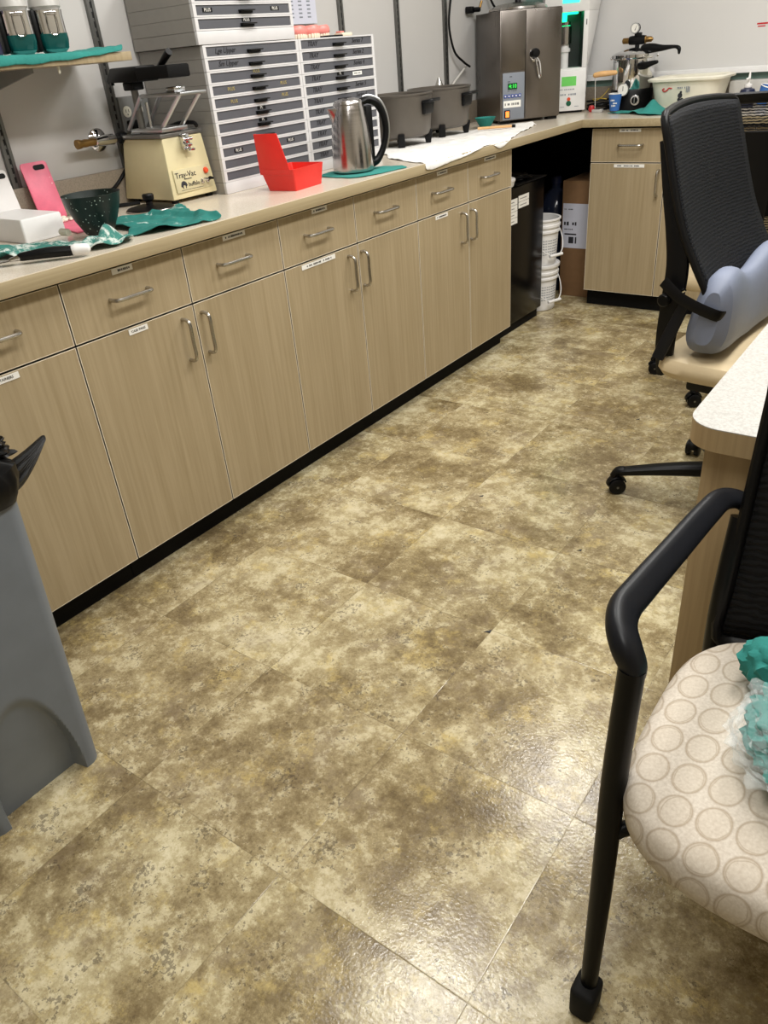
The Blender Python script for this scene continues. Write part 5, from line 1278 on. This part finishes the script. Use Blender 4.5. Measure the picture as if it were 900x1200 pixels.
# ================================================================== office chairs
def star_base(t, r, rot, z=0.0):
    for i in range(5):
        a = rot+2*PI*i/5
        k = B('black'); k.X = Matrix.Rotation(a, 4, 'Z')
        k.sweep([(0.03, 0, 0.115), (0.12, 0, 0.108), (0.22, 0, 0.095), (r-0.015, 0, 0.078)], [0.030, 0.027, 0.024, 0.019], [0.022, 0.020, 0.016, 0.012], seg=14, smooth=4, power=2.8, round_ends=True)
        k.sweep([(r-0.02, 0, 0.082), (r+0.0, 0, 0.078), (r+0.012, 0, 0.058)], [0.018, 0.017, 0.013], [0.013, 0.013, 0.012], seg=12, smooth=3)
        leg = k.obj('base_leg', t)
        ca = a*1.7
        k = B('black'); k.X = Matrix.Rotation(a, 4, 'Z') @ Matrix.Translation((r, 0, 0)) @ Matrix.Rotation(0.6+ca, 4, 'Z')
        k.cyl((0, 0, 0.04), (0, 0, 0.066), 0.008)
        for sgn in (-1, 1): k.lathe([(0.018, 0.006*sgn), (0.0265, 0.008*sgn), (0.027, 0.020*sgn), (0.022, 0.0235*sgn), (0.006, 0.024*sgn)], c=(0, 0, 0.027), axis='y', seg=22)
        k.sweep([(0.030*math.cos(b), 0, 0.027+0.031*math.sin(b)) for b in [0.1+2.6*i_/8 for i_ in range(9)]], 0.016, 0.0035, up=(0, 0, 1), seg=8, smooth=2)
        k.m('steelstrip').cyl((0, -0.0245, 0.027), (0, 0.0245, 0.027), 0.004); k.obj('caster', leg)
    k = B('black').lathe([(0.05, 0.085), (0.052, 0.095), (0.045, 0.14), (0.03, 0.15)], seg=24).m('powder').lathe([(0.027, 0.14), (0.027, 0.33), (0.02, 0.335), (0.02, 0.40)], seg=18); k.obj('gas_column', t)
def seat_pan(t, mat, hx, hy, z0, z1, cx):
    R = []
    for s_, z in ((0.82, z0), (0.96, z0+0.006), (1.0, z0+0.024), (0.995, z1-0.022), (0.96, z1-0.008), (0.86, z1), (0.5, z1+0.002), (0.02, z1+0.002)):
        row = []
        for i in range(56):
            a = 2*PI*i/56; c, q_ = math.cos(a), math.sin(a); e_ = 2/6.0
            x = math.copysign(abs(c)**e_, c)*hx*s_; y = math.copysign(abs(q_)**e_, q_)*hy*s_
            fall = 0.018*max(0, x/hx)**3
            row.append((cx+x, y, z-fall))
        R.append(row)
    return B(mat).rings(R).obj('seat', t)
# chair with the lumbar cushion, faces +x
ca = -0.10
t = thing('office_chair', 'black mesh office chair with tan seat and grey lumbar cushion', 'chair', (1.315, 1.245, 0.0), ca, 'mesh office chairs')
star_base(t, 0.335, math.radians(196)-ca)
seat_pan(t, 'tan', 0.25, 0.258, 0.468, 0.532, 0.055)
B('black').box(-0.14, 0.12, -0.10, 0.10, 0.385, 0.455, 0.01).obj('tilt_mechanism', t)
def cb(u, v):
    # back surface, u across (-1 near .. 1 far), v 0..1 up ; concave towards +x
    x = -0.100 - 0.130*v + 0.05*math.exp(-((v-0.18)/0.25)**2) + 0.028*u*u - 0.02*v*v
    wd = 0.222+0.012*math.sin(PI*v)
    return (x, u*wd, 0.57+0.54*v + 0.012*(1-u*u)*v)
rows = []
for j in range(25): rows.append([cb(-1+2*i/20, j/24) for i in range(21)])
B('mesh').sheet(rows).obj('back_mesh', t, solid=0.006)
pts = [cb(-1, j/8) for j in range(9)] + [cb(-0.75+0.375*i, 1.012) for i in range(5)] + [cb(1, 1-j/8) for j in range(9)] + [cb(0.75-0.375*i, -0.01) for i in range(5)]
pts = [(x-0.006, y, z) for x, y, z in pts]
B('black').sweep(pts, 0.010, 0.010, seg=10, smooth=3, closed=True).obj('back_frame', t)
for u in (-1, 1):
    k = B('black').sweep([(-0.232, u*0.205, 1.06), (-0.198, u*0.214, 0.95), (-0.170, u*0.220, 0.86), (-0.154, u*0.222, 0.77), (-0.158, u*0.222, 0.67), (-0.166, u*0.215, 0.56), (-0.165, u*0.20, 0.47)], [0.010, 0.020, 0.027, 0.030, 0.030, 0.027, 0.022], [0.006, 0.010, 0.012, 0.012, 0.012, 0.012, 0.012], up=(0, 1, 0), seg=12, smooth=4, power=3)
    k.m('powder').lathe([(0.017, u*0.232), (0.017, u*0.246), (0.013, u*0.249)], c=(-0.172, 0, 0.683), axis='y', seg=20)
    k.m('chrome').cyl((-0.135, u*0.236, 0.705), (-0.120, u*0.236, 0.715), 0.004, 0.004, 8).cyl((-0.160, u*0.238, 0.575), (-0.148, u*0.238, 0.59), 0.005, 0.005, 8)
    k.m('armblack').sweep([(-0.172, u*0.240, 0.525), (-0.145, u*0.240, 0.60), (-0.112, u*0.240, 0.690)], [0.017, 0.017, 0.014], 0.007, up=(0, 1, 0), seg=10, smooth=2, power=4)
    k.obj('back_post', t)
B('black').box(-0.185, -0.165, -0.21, 0.21, 0.46, 0.50, 0.006).sweep([(-0.175, 0, 0.48), (-0.12, 0, 0.42), (-0.04, 0, 0.41)], 0.03, 0.012, seg=10, smooth=3).obj('back_yoke', t)
# lumbar cushion, resting on the seat against the back
t2 = thing('lumbar_cushion', 'grey blue contoured lumbar cushion strapped to the mesh office chair', 'cushion', (1.315, 1.245, 0.0), ca)
R = []
nn = 22
for j in range(nn+1):
    v = -1+2*j/nn; y = v*0.252
    edge = max(0.0, 1-abs(v)**5)**0.5
    wing = 0.055+0.050*abs(v)**1.5          # deeper at the wings
    zt = 0.718 + 0.050*math.sin(min(1.0, abs(v)/0.72)*PI/2)**2
    zb = 0.536
    row = []
    for i in range(28):
        a = 2*PI*i/28; c, q_ = math.cos(a), math.sin(a); e_ = 2/2.7
        cz = (zt+zb)/2; hz = (zt-zb)/2
        zz = cz + math.copysign(abs(q_)**e_, q_)*hz*(0.6+0.4*edge)
        f_ = (zz-zb)/(zt-zb)
        xc = -0.085+0.0*f_ + wing*0.5 - 0.030*(1-f_)*abs(v)
        x = xc + math.copysign(abs(c)**e_, c)*(wing*0.55+0.012)*(0.35+0.65*edge)*(1.25-0.45*f_)
        row.append((x, y, zz))
    R.append(row)
B('pillow').rings(R).obj('pad', t2)
k = B('black').sweep([(-0.175, -0.252, 0.735), (-0.13, -0.262, 0.705), (-0.09, -0.264, 0.688), (-0.05, -0.262, 0.674), (-0.020, -0.252, 0.664), (-0.010, -0.225, 0.660)], 0.015, 0.002, up=(0, -1, 0), seg=8, smooth=4)
k.sweep([(0.02, -0.21, 0.60), (0.045, -0.10, 0.585), (0.055, 0.0, 0.575), (0.06, 0.12, 0.57), (0.05, 0.21, 0.575)], 0.004, 0.002, up=(1, 0, 0), seg=8, smooth=4) if False else None
k.obj('strap', t2)

# second office chair, seen from behind, faces +y
cb_ = PI/2+0.08
t = thing('office_chair', 'sheer black mesh office chair turned to the back worktop', 'chair', (1.067, 2.24, 0.0), cb_, 'mesh office chairs')
star_base(t, 0.315, math.radians(186)-cb_)
seat_pan(t, 'tan', 0.24, 0.245, 0.41, 0.48, 0.04)
B('black').box(-0.14, 0.12, -0.10, 0.10, 0.375, 0.41, 0.01).obj('tilt_mechanism', t)
def cc(u, v): return (-0.16-0.09*v+0.03*u*u, u*(0.235-0.01*v), 0.60+0.46*v+0.012*(1-u*u)*v)
B('meshopen').sheet([[cc(-1+2*i/16, j/16) for i in range(17)] for j in range(17)]).obj('back_mesh', t)
pts = [cc(-1, j/6) for j in range(7)] + [cc(-0.8+0.4*i, 1.01) for i in range(5)] + [cc(1, 1-j/6) for j in range(7)] + [cc(0.8-0.4*i, -0.01) for i in range(5)]
k = B('black').sweep(pts, 0.012, 0.024, up=(0, 0, 1), seg=10, smooth=3, closed=True); k.obj('back_frame', t)
B('black').box(-0.215, -0.195, -0.215, 0.215, 0.70, 0.785, 0.006).obj('lumbar_bar', t)
B('black').sweep([(-0.29, 0, 0.98), (-0.25, 0, 0.75), (-0.225, 0, 0.55), (-0.17, 0, 0.42), (-0.05, 0, 0.39)], [0.05, 0.05, 0.04, 0.035, 0.03], [0.008, 0.010, 0.012, 0.012, 0.012], up=(1, 0, 0), seg=12, smooth=4, power=3).obj('back_spine', t)

# ================================================================== scraps on the floor
for (x, y, s_, lab) in ((0.978, 0.325, 0.008, 'tiny dark triangular scrap on the open floor'), (0.62, 0.92, 0.006, 'tiny dark crumb on the floor near the third cabinet'), (0.86, 1.72, 0.006, 'tiny dark scrap on the floor by the office chair casters'), (1.03, 0.78, 0.006, 'tiny dark flake on the floor near the chair base')):
    tag(B('ink').prism([(x-s_, y-s_), (x+s_, y-s_*0.6), (x+s_*0.7, y+s_)], 0.0003, 0.0015).obj('floor_scrap'), lab, 'scrap', 'scraps on the floor')
